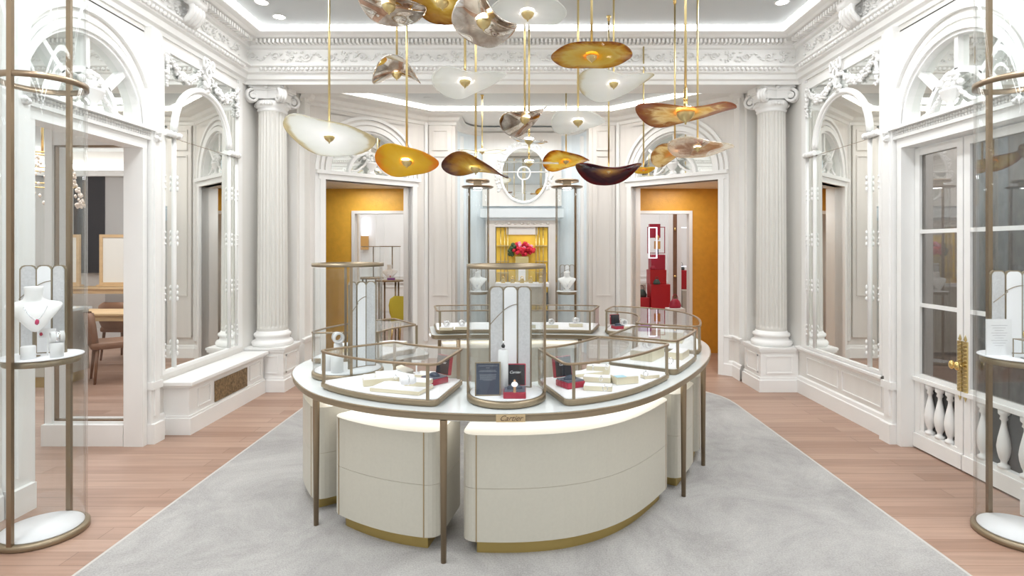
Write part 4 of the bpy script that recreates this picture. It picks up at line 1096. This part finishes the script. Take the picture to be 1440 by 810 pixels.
mb = MB(); mb.lathe([(0, 0), (.02, 0), (.02, .004), (.004, .006), (.004, .07), (0, .07)], n=12); mb.box(-.028, .028, -.006, .006, .064, .076); mb.obj('stand', CUFF, t)
mb = MB(); mb.ball((-.024, -.006, .055), .007, (1, 1, 1.4), 1); mb.ball((.024, -.006, .055), .007, (1, 1, 1.4), 1); mb.obj('earrings', SILV, t)
x, y = px(622, 544); red_box(x - .06, y + .10, PZ, -.7, .115, 'open red watch box at the right end of the front left case', tilt=.15)
ring_piece(*px(556, 535, .86), PZ + .051, .010, 'tiny ring on the tilted white pad of the front left case')
# front right case
x, y = px(846, 548); block(x - .02, y, .155, .06, .028, -.18, 'cream ring block nearest the front glass of the front right case')
x, y = px(840, 536); block(x, y, .16, .07, .032, -.22, 'cream ring block in the second row of the front right case')
x, y = px(843, 527); block(x + .0, y + .05, .14, .07, .05, -.25, 'raised white block with two rings at the back of the front right case')
x, y = px(878, 538); block(x, y - .0, .14, .08, .045, .30, 'tall cream block with pale blue card in the front right case')
x, y = px(914, 531); block(x, y, .10, .055, .022, .35, 'small cream ring block at the right of the front right case')
x, y = off(c2a + .60 * (c2b - c2a), .47); block(x, y, .26, .09, .02, .45, 'long white pad at the rear of the front right case')
x, y = px(872, 530, .86); tag(MB().box(-.03, .03, -.022, .022, 0, .003).obj('price_card', BLUEC, loc=(x, y, PZ + .046), rot=(0, 0, .3)), 'pale blue card on the tall cream block of the front right case', 'card')
x, y = px(798, 546); red_box(x + .02, y + .05, PZ, .55, .120, 'open red box at the left end of the front right case', tilt=.15)
for k, (u, v, z, lb) in enumerate(((851, 546, .028, 'ring on the block nearest the front glass, front right case'), (845, 532, .032, 'ring on the second row block, front right case'),
                                   (834, 517, .05, 'left ring on the raised white block, front right case'), (853, 516, .05, 'right ring on the raised white block, front right case'), (908, 525, .022, 'ring on the small right block, front right case'))):
    x, y = px(u, v + 4, .816 + z); ring_piece(x, y, PZ + z, .013, lb, rz=k * .7)
# second case on the right arm
x, y = off((c3a + c3b) / 2 - .02, .36); block(x, y, .26, .16, .07, 1.0, 'large white plinth block in the second right case')
x, y = off((c3a + c3b) / 2 + .12, .17); block(x, y, .20, .10, .05, 1.05, 'cream stepped block at the outer side of the second right case')
x, y = off((c3a + c3b) / 2 - .02, .36); cuff(x, y, PZ + .070, .3, .030, 'round white cuff on the large plinth block, second right case')
x, y = off((c3a + c3b) / 2 - .16, .16); ring_piece(x, y, PZ, .02, 'silver bangle standing in the second right case', stone=False, name='bangle', cat='bangle')
# rear right case
for k, (xx, yy, w, d, h, rz, lb) in enumerate(((*off(c4a + .80 * (c4b - c4a), .36), .20, .12, .03, -.4, 'white pad below the red lamp box in the bending rear case'), (*off(c4a + .48 * (c4b - c4a), .34), .2, .14, .05, 1.4, 'white block at the bend of the rear right case'),
        (*off(c4a + .20 * (c4b - c4a), .30), .18, .18, .09, 1.2, 'tall white block at the right side of the bending rear case'), (*off(c4a + .66 * (c4b - c4a), .20), .16, .1, .025, -.6, 'low white pad deep in the bending rear case'))):
    block(xx, yy, w, d, h, rz, lb)
red_box(*off(c4b - .17, .43), PZ + .001, .35, .10, 'bright pink-red open box at the left end of the bending rear case', tilt=.1, logo=False)
x, y = (1.02, 5.52)
tag(MB().box(-.07, .07, -.04, .04, 0, .05).obj('purple_cushion', PURP, loc=(*off(c4a + .66 * (c4b - c4a), .40), PZ + .001), bevel=.01), 'purple cushion deep inside the bending rear case', 'cushion')
cuff(*off(c4b - .16, .22), PZ + .001, .4, .034, 'white cuff left of the purple cushion in the bending rear case')
# back cases
for k, (u, v, lb) in enumerate(((744, 463, 'white block in the back case seen just right of the central cylinder'), (776, 463, 'white block in the middle of the back case, right of the cylinder'), (811, 461, 'white block at the right end of the back case'))):
    x, y = at(u, v, .816); block(x, y + .1, .13, .09, .035, 0, lb); cuff(x, y + .1, PZ + .036, .2 * k, .026, ('left', 'middle', 'right')[k] + ' white cuff on its block in the back case right of the cylinder')
for k, (u, v, lb) in enumerate(((626, 466, 'left'), (648, 465, 'right'))):
    x, y = at(u, v, .816); block(x, y + .1, .12, .10, .03, 0, lb + ' white block in the left back case'); cuff(x, y + .1, PZ + .031, .3, .028, lb + ' white cuff on its block in the left back case')
# left rear case
block(-1.28, 4.35, .2, .14, .05, .3, 'white block in the curved case behind the left cylinder'); cuff(-1.28, 4.35, PZ + .051, .2, .03, 'white cuff in the curved case behind the left cylinder')
block(-1.02, 4.55, .16, .12, .03, -.3, 'low white block at the inner end of the curved left rear case')

# ------------------------------------------------------------------ tall standing showcases
def bust(x, y, z, rz, s, label, gem=(.5, .02, .1)):
    t = thing('necklace_bust', label, 'necklace bust', (x, y, z), rz)
    lev = [(.0, .004, .004, -.05), (.004, .018, .010, -.05), (.025, .038, .018, -.05), (.06, .066, .026, -.046), (.10, .098, .032, -.036), (.135, .126, .034, -.022), (.155, .136, .032, -.01), (.168, .128, .028, -.002), (.176, .100, .028, .003), (.182, .070, .031, .007), (.192, .050, .037, .01), (.21, .043, .040, .01), (.24, .043, .041, .01), (.262, .046, .044, .01), (.267, .042, .040, .01), (.268, .001, .001, .01)]
    mb = MB(); rows = [[(s * rx * math.cos(a), s * (yo + ry * math.sin(a)), s * zz) for a in [2 * PI * k / 28 for k in range(28)]] for zz, rx, ry, yo in lev]
    mb.quadmesh(rows, True); mb.obj('bust', pbr('bust_white', (.90, .89, .88), .5), t)
    mb = MB(); pts = [(s * (-.055 + .11 * k / 16), s * (-.052 - .022 * math.sin(k / 16 * PI)), s * (.150 - .075 * math.sin(k / 16 * PI))) for k in range(17)]
    mb.tube(pts, .0018, 5); mb.obj('chain', SILV, t)
    mb = MB(); mb.ball((0, s * -.098, s * .062), .009 * s * 1.3, (1, .6, 1.6), 1); mb.obj('pendant', pbr('pendant_gem', gem, .1), t)
def tall_case(x, y, label, rtop, htop, posts, shelf=1.0, extra=True, r=.195):
    t = thing('tall_showcase', label, 'display case', (x, y, 0), 0, 'tall standing glass showcases')
    mb = MB(); mb.lathe([(0, .0), (r + .012, .0), (r + .02, .006), (r + .02, .03), (r + .01, .036), (r - .004, .036), (0, .036)], n=64); mb.obj('base_ring', CHAMP, t)
    mb = MB(); mb.lathe([(0, .0365), (r - .006, .0365), (r - .006, .042), (0, .042)], n=56); mb.obj('floor_disc', PAD, t)
    mb = MB(); mb.lathe([(r + .006, .036), (r + .006, htop)], n=72); mb.lathe([(r - .003, .036), (r - .003, htop)], n=72); mb.obj('glass_tube', PGLASS, t)
    mb = MB(); mb.lathe([(r - .002, 2.50), (r + .014, 2.50), (r + .014, 2.53), (r - .002, 2.53), (r - .002, 2.50)], n=64); mb.obj('upper_ring', STEEL, t)
    for a in posts:
        mb = MB(); mb.box(-.013, .013, -.010, .010, .03, htop, M=Matrix.Translation(((r + .006) * math.cos(a), (r + .006) * math.sin(a), 0)) @ Matrix.Rotation(a + PI / 2, 4, 'Z')); mb.obj('post', STEEL, t)
    mb = MB(); mb.lathe([(0, shelf - .045), (r - .025, shelf - .045), (r - .02, shelf - .04), (r - .02, shelf - .008), (0, shelf - .008)], n=56); sh = mb.obj('shelf', CHAMP, t)
    mb = MB(); mb.lathe([(0, shelf - .008), (r - .01, shelf - .008), (r - .006, shelf - .004), (r - .01, shelf), (0, shelf)], n=56); mb.obj('shelf_pad', PAD, sh)
    if not extra:
        mb = MB(); mb.lathe([(0, htop), (rtop, htop), (rtop + .02, htop + .012), (rtop + .02, htop + .02), (0, htop + .026)], n=48); mb.obj('cap', STEEL, t)
        mb = MB(); mb.box(-.055, .055, -.055, .055, htop + .026, htop + .10); mb.obj('lamp_housing', CHAMP, t)
        mb = MB(); mb.lathe([(0, htop - .004), (.06, htop - .004), (.06, htop - .001), (0, htop - .001)], n=24); mb.obj('lamp', emis('case_lamp', (1, 1, 1), 12), t)
    return shelf
NLX, NLY = -2.68, 3.18
NRX, NRY = 2.76, 3.155
tall_case(NLX, NLY, 'tall glass tube showcase at the left edge, holding a ruby necklace bust', .2, 3.885, (PI * .5 + .05, PI * 1.5 + .0))
tall_case(NRX, NRY, 'tall glass tube showcase at the right edge, holding a ring and printed card', .2, 3.885, (PI * .5 + .02, PI * 1.5))
tall_case(-.61, 7.85, 'slim tall glass showcase left of the niche, seen above the counter', .20, 2.42, (PI * .80, PI * .15), extra=False, r=.15)
tall_case(.62, 7.85, 'slim tall glass showcase right of the niche, seen above the counter', .20, 2.42, (PI * .85, PI * .20), extra=False, r=.15)
bust(-.61, 7.85, 1.0 + .02, 0, .92, 'white necklace bust in the slim showcase left of the niche', (.7, .7, .75))
bust(.62, 7.85, 1.0 + .02, 0, .92, 'white necklace bust in the slim showcase right of the niche', (.7, .7, .75))
for s_, nm in ((-.61, 'left'), (.62, 'right')):
    mb = MB(); mb.lathe([(0, 0), (.05, 0), (.05, .02), (0, .02)], n=20); tag(mb.obj('bust_riser', CUFF, loc=(s_, 7.85, 1.0)), 'round white riser under the bust in the slim showcase, ' + nm + ' of the niche', 'riser')
    folding_screen(s_ + .01, 7.94, 1.0, 0, .07, .36, 'pale screen behind the bust in the slim showcase ' + nm + ' of the niche', .3)
# left near showcase contents
SZ = 1.0
folding_screen(NLX - .035, NLY + .055, SZ, .35, .075, .50, 'grey and white folding screen in the tall left showcase', .3)
mb = MB(); mb.lathe([(0, 0), (.028, 0), (.028, .004), (.007, .008), (.007, .14), (0, .14)], n=18); tag(mb.obj('bust_stand', CHAMP, loc=(NLX - .005, NLY - .05, SZ)), 'thin stand raising the ruby necklace bust in the tall left showcase', 'stand')
bust(NLX - .005, NLY - .05, SZ + .14, .85, .92, 'white bust wearing a ruby pendant necklace in the tall left showcase')
pedestal(NLX + .02, NLY - .115, SZ, .033, .07, 'small white round pedestal at the front of the tall left showcase')
pedestal(NLX + .13, NLY - .06, SZ, .030, .08, 'small silvery round pedestal at the right of the tall left showcase')
cuff(NLX + .13, NLY - .06, SZ + .08, -.7, .030, 'white cuff with a dark stone on the silvery pedestal, tall left showcase')
t = thing('earring_display', 'pair of ruby earrings on a clear stand in the tall left showcase', 'earring stand', (NLX + .045, NLY - .02, SZ))
mb = MB(); mb.box(-.045, .045, -.004, .004, .10, .15); mb.box(-.003, .003, -.003, .003, 0, .10); mb.obj('stand', CUFF, t)
mb = MB(); mb.ball((-.028, -.01, .12), .008, (1, 1, 1.4), 1); mb.ball((.028, -.01, .12), .008, (1, 1, 1.4), 1); mb.obj('earrings', pbr('ruby', (.45, .01, .05), .1), t)
# right near showcase contents
t = thing('printed_card', 'framed white information card in the tall right showcase', 'card', (NRX - .10, NRY + .02, SZ), 0)
mb = MB(); mb.box(-.07, .07, -.004, .004, 0, .20); mb.obj('card', PAPER, t)
mb = MB()
for k in range(9):
    w = .09 - .02 * (k % 3); mb.box(-w / 2, w / 2, -.0048, -.004, .165 - k * .014, .1665 - k * .014)
mb.obj('lettering', INK, t)
folding_screen(NRX + .02, NRY + .065, SZ, -.1, .09, .47, 'white and grey curved screen in the tall right showcase', .2)
t = thing('glass_cube', 'clear glass cube with metal edges carrying a ring in the tall right showcase', 'display cube', (NRX - .02, NRY - .08, SZ))
mb = MB(); mb.box(-.05, .05, -.04, .04, .0, .10); mb.obj('cube', PGLASS, t)
mb = MB()
for sx in (-1, 1):
    for sy in (-1, 1): mb.box(sx * .05 - .002, sx * .05 + .002, sy * .04 - .002, sy * .04 + .002, 0, .10)
frame_rect(mb, -.052, .052, .098, .102, .001, -.042, .042); mb.obj('edges', CHAMP, t)
ring_piece(NRX - .03, NRY - .08, SZ + .103, .028, 'large gold ring on the glass cube, tall right showcase', rz=.4, mat=BRASS, name='gold_ring')

# ------------------------------------------------------------------ pendant lamps
def pendant(u, v, y, halfpx, mat, label, asp=1.0, tx=0, ty=0, a2=0, p2=0, a3=0, p3=0, el=0, pe=0, rot=0, bay=False, cup=1.0, drop=0, zoff=0, glow=0, urod=None, seed=0):
    """u,v: photo position of the glass centre; y depth; tx tilt about x (front edge down +), ty roll"""
    x, y_, z = atd(u, v, y); R = halfpx / F * y
    top = 3.556 if bay else CH
    t = thing('pendant_lamp', label, 'pendant lamp', (x, y_, z), 0, 'blown glass disc pendants')
    ux = 0 if urod is None else (urod - u) / F * y
    M = Matrix.Rotation(ty, 4, 'Y') @ Matrix.Rotation(-tx, 4, 'X') @ Matrix.Rotation(rot, 4, 'Z')
    rows = []; NR, NA = 22, 72
    for i in range(NR + 1):
        q = i / NR; row = []
        for k in range(NA):
            a = 2 * PI * k / NA
            rr = R * q * (1 + el * math.cos(2 * (a - pe)) * q) * (1 + .012 * math.sin(3 * a + seed) * q)
            zz = R * (a2 * q * q * math.cos(2 * (a - p2)) + a3 * q ** 3 * math.cos(3 * (a - p3)) + .02 * math.sin(5 * a + seed) * q ** 3)
            row.append(M @ Vector((rr * math.cos(a), rr * math.sin(a) * asp, zz)))
        rows.append(row)
    mb = MB(); mb.quadmesh(rows, True)
    g = mb.obj('glass_disc', mat, t)
    so = g.modifiers.new('thick', 'SOLIDIFY'); so.thickness = .007
    k = .040 * cup
    mb = MB(); mb.lathe([(0, -1.35 * k), (.10 * k, -1.28 * k), (.13 * k, -1.05 * k), (.32 * k, -.98 * k), (.66 * k, -.72 * k), (.90 * k, -.38 * k), (1.0 * k, .0), (.95 * k, .12 * k), (0, .14 * k)], n=28, M=Matrix.Translation((ux, 0, 0)))
    mb.obj('cup', SBRASS, t)
    mb = MB(); mb.lathe([(0, .30 * k), (1.0 * k, .30 * k), (1.0 * k, .42 * k), (0, .44 * k)], n=24, M=Matrix.Translation((ux, 0, 0))); mb.obj('bulb', emis('pendant_bulb_%s' % len(MATS), (1, .93, .82), 22), t)
    mb = MB(); mb.lathe([(0, .26 * k), (.55 * k, .3 * k), (.5 * k, .5 * k), (.2 * k, .6 * k), (.22 * k, 1.3 * k), (.30 * k, 1.4 * k), (.22 * k, 1.5 * k), (.2 * k, 2.6 * k), (0, 2.7 * k)], n=16, M=Matrix.Translation((ux, 0, 0))); mb.obj('socket', BRASS, t)
    mb = MB(); mb.tube([(ux, 0, 2.2 * k), (ux, 0, top - z)], .0085, 10); mb.obj('rod', SBRASS, t)
    mb = MB(); mb.lathe([(0, top - z - .05), (.014, top - z - .05), (.014, top - z - .012), (.022, top - z - .01), (.022, top - z), (0, top - z)], n=16, M=Matrix.Translation((ux, 0, 0))); mb.obj('ceiling_mount', BRASS, t)
pendant(463, 192, 4.2, 60, G_FROST, 'frosted white wavy disc lamp farthest left, in front of the left bay wall', tx=.30, ty=.10, a2=.10, p2=.4, el=.06)
pendant(547, 8, 3.3, 52, G_SMOKE, 'smoky bronze mirrored lamp at the top left of the cluster', tx=.25, ty=.22, a2=.20, p2=.2, asp=.7)
pendant(622, 2, 3.3, 52, G_BROWN, 'amber glass lamp with dark rim, cut by the top edge of the photo', tx=.15, ty=.22, a2=.18, p2=.3)
pendant(680, 30, 3.0, 45, G_SMOKE, 'crumpled chrome-brown lamp just left of the top centre', tx=.55, ty=.35, a2=.35, p2=.6, a3=.22, asp=.9)
pendant(742, 18, 3.4, 55, G_FROST, 'frosted white flat round lamp at the top centre', tx=.02)
pendant(558, 104, 4.6, 33, G_SMOKE, 'smoky glass lamp folded down like a saddle, left of centre', a2=-.42, p2=0, tx=.1)
pendant(660, 114, 4.0, 44, G_FROST, 'frosted white leaf-like lamp in front of the carved cornice, left of centre', tx=.20, ty=-.10, a2=.20, p2=.5, el=.2, urod=654)
pendant(572, 227, 4.3, 40, G_ORANGE, 'bright orange glass lamp hanging lowest on the left', tx=.48, ty=.05, a2=.12, p2=.7, el=.12)
pendant(669, 236, 4.3, 43, G_BROWN, 'amber lamp with dark brown ends left of the round wall mirror', tx=.15, ty=.18, a2=.20, p2=1.1, el=.12)
pendant(678, 212, 7.3, 34, G_FROST, 'pale edge-on lamp behind the amber one, hung in the bay', a2=.05, bay=True, tx=-.12, cup=1)
pendant(832, 78, 3.9, 57, G_AMBER, 'large flat amber disc lamp right of the top centre')
pendant(866, 117, 4.75, 46, G_FROST, 'frosted white wing-shaped lamp right of the amber disc', tx=.22, ty=-.06, a2=.22, p2=.35, el=.18, urod=863)
pendant(813, 170, 4.4, 38, G_FROST, 'frosted white lamp with a drooping edge at the centre right', tx=.22, a2=.15, p2=.9)
pendant(738, 167, 4.5, 36, G_SMOKE, 'twisted smoky lamp above the round wall mirror', tx=.35, ty=-.38, a2=.26, p2=.5, asp=.7)
pendant(744, 197, 5.0, 27, G_SMOKE, 'small edge-on smoky lamp just above the round wall mirror', tx=-.10, ty=.12, a2=.05)
pendant(744, 228, 5.2, 42, G_FROST, 'thin frosted lamp seen edge-on in front of the round wall mirror', tx=-.14, ty=.03)
pendant(796, 226, 7.0, 33, G_AMBER, 'amber lamp hung in the bay right of the round wall mirror', tx=.22, ty=-.03, a2=.15, p2=.8, bay=True)
pendant(856, 240, 5.7, 46, G_PLUM, 'dark plum bowl-like lamp low at the centre right', a2=.20, p2=0, tx=.16, cup=.6)
pendant(964, 158, 3.7, 64, G_STREAK, 'big streaked amber lamp with curled left edge on the right side', tx=.0, ty=-.02, a2=.11, p2=.15, a3=.05, p3=1.05, el=.08, cup=1.5)
pendant(949, 214, 5.3, 34, G_STREAK, 'pinkish brown twisted lamp below the big streaked one', tx=.2, ty=-.25, a2=.22, p2=.6, cup=.7)
pendant(985, 208, 4.6, 45, G_CLEAR, 'clear golden rippled lamp below the big streaked one, reaching right', tx=.10, ty=.08, a2=.10, p2=.3, urod=981, cup=.7)
pendant(905, 238, 6.2, 16, G_ORANGE, 'tiny orange lamp between the plum bowl and the pinkish lamp', tx=.15, a2=.1, cup=.5)

# ------------------------------------------------------------------ rooms beyond: furniture
def vitrine(x, y, label, base=1.05, h=.56, r=.17):
    t = thing('vitrine_table', label, 'display case', (x, y, 0))
    mb = MB(); mb.lathe([(0, base - .03), (r + .06, base - .03), (r + .06, base), (0, base)], n=32); mb.obj('table_top', BRONZE, t)
    for k in range(4):
        a = PI / 4 + k * PI / 2; mb = MB(); mb.tube([(r * math.cos(a), r * math.sin(a), 0), (r * math.cos(a), r * math.sin(a), base - .03)], .015, 8); mb.obj('leg', BRONZE, t)
    mb = MB(); mb.lathe([(r, base), (r, base + h)], n=40); mb.obj('glass', PGLASS, t)
    mb = MB(); mb.lathe([(0, base + h), (r + .01, base + h), (r + .01, base + h + .015), (0, base + h + .015)], n=32); mb.obj('cap', CHAMP, t)
    mb = MB(); mb.tube([(0, r, base), (0, r, base + h)], .01, 6); mb.obj('post', BRONZE, t)
vitrine(-2.25, 9.7, 'round glass vitrine on bronze legs with bust, beyond the left orange doorway')
vitrine(-2.80, 10.55, 'second round glass vitrine behind, at the left of the left doorway', base=1.05, h=.56)
bust(-2.25, 9.68, 1.052, .3, .95, 'white bust in the vitrine beyond the left orange doorway', (.6, .1, .1))
tag(MB().box(-.06, .06, -.03, .03, 0, .035).obj('jewel_case', PURP, loc=(-2.2, 9.57, 1.052)), 'dark purple box beside the bust in the far left vitrine', 'box')
chair(-1.86, 9.25, 3.0, YEL, 'mustard yellow velvet chair beyond the left orange doorway', BRASS)
t = thing('wall_sconce', 'small lit wall panel with red jar beyond the left doorway', 'sconce', (-3.43, 12.40, 1.85))
mb = MB(); mb.box(-.06, .06, 0, .06, .0, .38); mb.obj('shade', LITW, t)
mb = MB(); mb.box(-.08, .08, -.02, .05, -.3, 0); mb.obj('jar', TANB, t)
# red stepped plinths on the right
def cubeblock(name, x, y, z, w, d, h, mat, label, cat='plinth'):
    return tag(MB().box(-w / 2, w / 2, -d / 2, d / 2, 0, h).obj(name, mat, loc=(x, y, z), bevel=.006), label, cat)
YY = 10.2
def rx(u): return (u - 734) / F * YY
def rz_(v): return EYE + (348 - v) / F * YY
cubeblock('red_plinth', rx(926), YY, 0, .34, .34, rz_(399), BRED, 'tallest floor-standing red plinth beyond the right doorway')
cubeblock('red_plinth', rx(905.5) - .02, YY + .05, 0, .21, .3, rz_(418), BRED, 'low red plinth left of the tallest red plinth')
cubeblock('cream_plinth', rx(907), YY + .35, 0, .14, .2, rz_(401), CREAM, 'cream plinth behind the low red plinth')
cubeblock('red_plinth', rx(923), YY + .0, rz_(399), .29, .3, rz_(379) - rz_(399), BRED, 'square red plinth stacked on the tallest red plinth')
cubeblock('red_drum', rx(923.5), YY, rz_(379), .25, .25, rz_(358) - rz_(379), RED, 'dark red box, third in the red stack beyond the right doorway')
t = thing('gift_box_figure', 'red display panel with golden figure at the top of the red stack', 'display', (rx(924), YY, rz_(358)))
mb = MB(); mb.box(-.02, .02, -.02, .02, 0, .10); mb.obj('stem', BLACK, t)
mb = MB(); mb.box(-.13, .06, .0, .10, .30, .55); mb.obj('panel', RED, t)
mb = MB(); frame_rect(mb, -.16, .16, .02, .50, .012, .06, .08); mb.obj('frame', RED, t)
mb = MB(); mb.box(-.05, .05, -.04, .02, .10, .24); mb.ball((0, -.01, .30), .05, (.8, .6, 1.2), 1); mb.obj('golden_bag', TANB, t)
def lit_frame(x, y, z, w, h, label):
    mb = MB(); frame_rect(mb, -w / 2, w / 2, 0, h, .016, -.015, .015); return tag(mb.obj('lit_frame', LITW, loc=(x, y, z)), label, 'light frame')
lit_frame(rx(914.5), YY - .2, rz_(363) , .15, rz_(320) - rz_(363), 'glowing white rectangular frame left of the red stack')
mb = MB(); mb.box(-.02, .02, -.02, .02, 0, rz_(363)); 
tag(mb.obj('frame_post', WHITE, loc=(rx(914.5) - .2, YY + .3, 0)), 'thin white post behind the red stack', 'post')
lit_frame(3.20, 11.2, 1.22, .30, .78, 'glowing white frame half hidden at the right doorway edge')
def handbag(x, y, z, s, mat, label):
    t = thing('handbag', label, 'handbag', (x, y, z))
    mb = MB(); mb.quadmesh([[(s * w * math.cos(a), s * d * math.sin(a), s * zz) for a in [2 * PI * k / 20 for k in range(20)]] for zz, w, d in ((0, .001, .001), (0, .10, .05), (.05, .115, .055), (.12, .085, .04), (.16, .05, .025), (.165, .001, .001))], True); mb.obj('body', mat, t)
    mb = MB(); mb.tube([(s * .05 * math.cos(a), 0, s * (.15 + .10 * math.sin(a))) for a in [PI * k / 12 for k in range(13)]], .006 * s, 6); mb.obj('handle', mat, t)
handbag(rx(903), YY + .05, rz_(418), .85, GRNB, 'dark green bag on the low red plinth beyond the right doorway')
handbag(rx(920.5), YY - .16, rz_(399), .55, GRNB, 'small dark green bag on the ledge of the tallest red plinth')
handbag(rx(916), YY - .12, rz_(379), .45, RED, 'small red bag halfway up the red stack')
cubeblock('display_pillar', 2.53, 9.4, 0, .28, .22, .60, WALLP, 'pale pillar carrying the dark red handbag near the right doorway')
handbag(2.53, 9.4, .602, .9, RED, 'dark red handbag on the pale pillar at the right doorway')
cubeblock('cream_plinth', 3.20, 11.0, 0, .28, .3, .78, CREAM, 'cream plinth at the right edge of the right doorway')
cubeblock('red_plinth', 3.17, 11.3, .0, .25, .25, 1.15, BRED, 'red plinth behind the cream one at the right doorway edge')
handbag(3.17, 11.32, 1.152, .6, GRNB, 'dark green bag atop the red plinth at the right doorway edge')
r = sroot('door_3', (2.92, 10.9, 0), .0)
mb = MB(); mb.box(-.04, .04, -.03, .03, 0, 2.4); mb.obj('door_edge', WALN, r)
mb = MB(); mb.box(-.12, -.04, -.05, .05, 0, 2.4); mb.box(.04, .12, -.05, .05, 0, 2.4); mb.obj('door_casing', WHITE, r)
mb = MB(); mb.ball((0, -.04, 1.05), .03, sub=1); mb.ball((0, -.04, 1.95), .02, (1, 1, 2), 1); mb.obj('hinges', BRASS, r)

# ------------------------------------------------------------------ lights
dl = [(x, y) for x in (-2.46, 2.46) for y in (5.38, 4.2, 3.0, 1.8, .6, -.6, -1.8)] + [(-2.42, 5.73 + .0)]
dl = [(x, y) for x in (-2.46, 2.46) for y in (5.38, 4.1, 2.8, 1.5, .2, -1.1, -2.4)] + [(-2.44, 5.72)]
for i, (x, y) in enumerate(dl):
    if y == 5.72: lb = 'recessed round downlight in the ceiling corner nearest the left column'
    else: lb = 'recessed round ceiling downlight, %s row, %s from the bay' % ('left' if x < 0 else 'right', ('first', 'second', 'third', 'fourth', 'fifth', 'sixth', 'seventh')[(5.38, 4.1, 2.8, 1.5, .2, -1.1, -2.4).index(y)])
    if i > 1 and y not in (5.72, 5.38) and y < 5: 
        pass
    t = thing('downlight', lb, 'downlight', (x, y, CH), 0, 'recessed ceiling downlights')
    mb = MB(); mb.lathe([(.055, -.003), (.066, -.006), (.068, 0), (.055, 0)], n=28); mb.obj('trim_ring', WHITE, t)
    mb = MB(); mb.lathe([(0, -.002), (.055, -.002)], n=28); mb.obj('lens', LAMPE, t)
    spot('downlight_beam', (x * .985, y, CH - .02), 45, 120, .06)
for s_, lb in ((-1, 'left'), (1, 'right')):
    x, y, z = atd(601 if s_ < 0 else 870, 141, 7.45)
    t = thing('downlight', 'small round ceiling spot in the bay, %s one' % lb, 'downlight', (x, 7.45, 3.56), 0, 'bay ceiling spots')
    mb = MB(); mb.lathe([(0, -.004), (.05, -.004), (.055, 0)], n=24); mb.obj('trim_ring', CEIL, t)
    spot('bay_beam', (x, 7.45, 3.54), 18, 110, .05)
W = (.95, .98, 1)
# added ceiling fill: soft area lights without any fixture
area('ceiling_fill', (-1.9, 1.2, CH - .03), .25, 7.5, 105, W); area('ceiling_fill', (1.9, 1.2, CH - .03), .25, 7.5, 105, W)
area('bay_fill', (0, 7.5, 3.53), 2.4, .3, 38, (1, .97, .93))  # added soft fill for the bay, no fixture
area('niche_fill', (0, 8.5, 3.30), 1.2, .25, 7, (.85, .95, 1))  # added cool fill over the niche, no fixture
area('salon_fill', (-5.8, 6.2, 3.25), 3.5, 5, 190, W)  # added to brighten the left room, no fixture
area('vestibule_fill', (4.0, 4.2, 2.95), .9, 1.8, 45, W)  # added to brighten the space behind the glazed doors, no fixture
area('far_fill_left', (-2.6, 10.6, 3.15), 2.2, 2.6, 55, W); area('far_fill_right', (2.7, 10.6, 3.15), 2.2, 2.6, 50, W)  # added fill in both rooms beyond the bay, no fixtures
area('passage_fill_left', (-2.25, 8.1, 2.47), .5, .5, 10, W); area('passage_fill_right', (2.25, 8.1, 2.47), .5, .5, 10, W)  # added fill in both orange passages, no fixtures
# unseen end wall behind the viewer, its windows made up to admit daylight
mb = MB(); mb.box(-WX, WX, Y0 - .1, Y0, 0, .4); mb.box(-WX, WX, Y0 - .1, Y0, 3.3, CH)
for x in (-WX, -1.1, .9, WX - .2): mb.box(x, x + .2, Y0 - .1, Y0, .4, 3.3)
struct('wall_front', mb, WHITE)
w = bpy.data.worlds.new('World'); bpy.context.scene.world = w; w.use_nodes = True
bg = w.node_tree.nodes['Background']; bg.inputs[0].default_value = (.86, .94, 1, 1); bg.inputs[1].default_value = 1.15

# ------------------------------------------------------------------ camera
cam = bpy.data.cameras.new('Camera'); co = bpy.data.objects.new('Camera', cam); C.objects.link(co)
co.location = (0, 0, EYE); co.rotation_euler = (PI / 2, 0, 0)
cam.sensor_width = 36; cam.lens = 36 * F / 1440; cam.shift_x = -14 / 1440; cam.shift_y = -57 / 1440; cam.clip_start = .05
sc = bpy.context.scene; sc.camera = co
sc.view_settings.view_transform = 'Standard'; sc.view_settings.look = 'None'; sc.view_settings.gamma = 1; sc.view_settings.use_curve_mapping = False
sc.view_settings.exposure = -0.02
sc.cycles.transparent_max_bounces = 40; sc.cycles.max_bounces = 12; sc.cycles.diffuse_bounces = 6; sc.cycles.glossy_bounces = 6
sc.cycles.caustics_reflective = True; sc.cycles.blur_glossy = 1.0; sc.cycles.caustics_refractive = False; sc.cycles.sample_clamp_indirect = 4
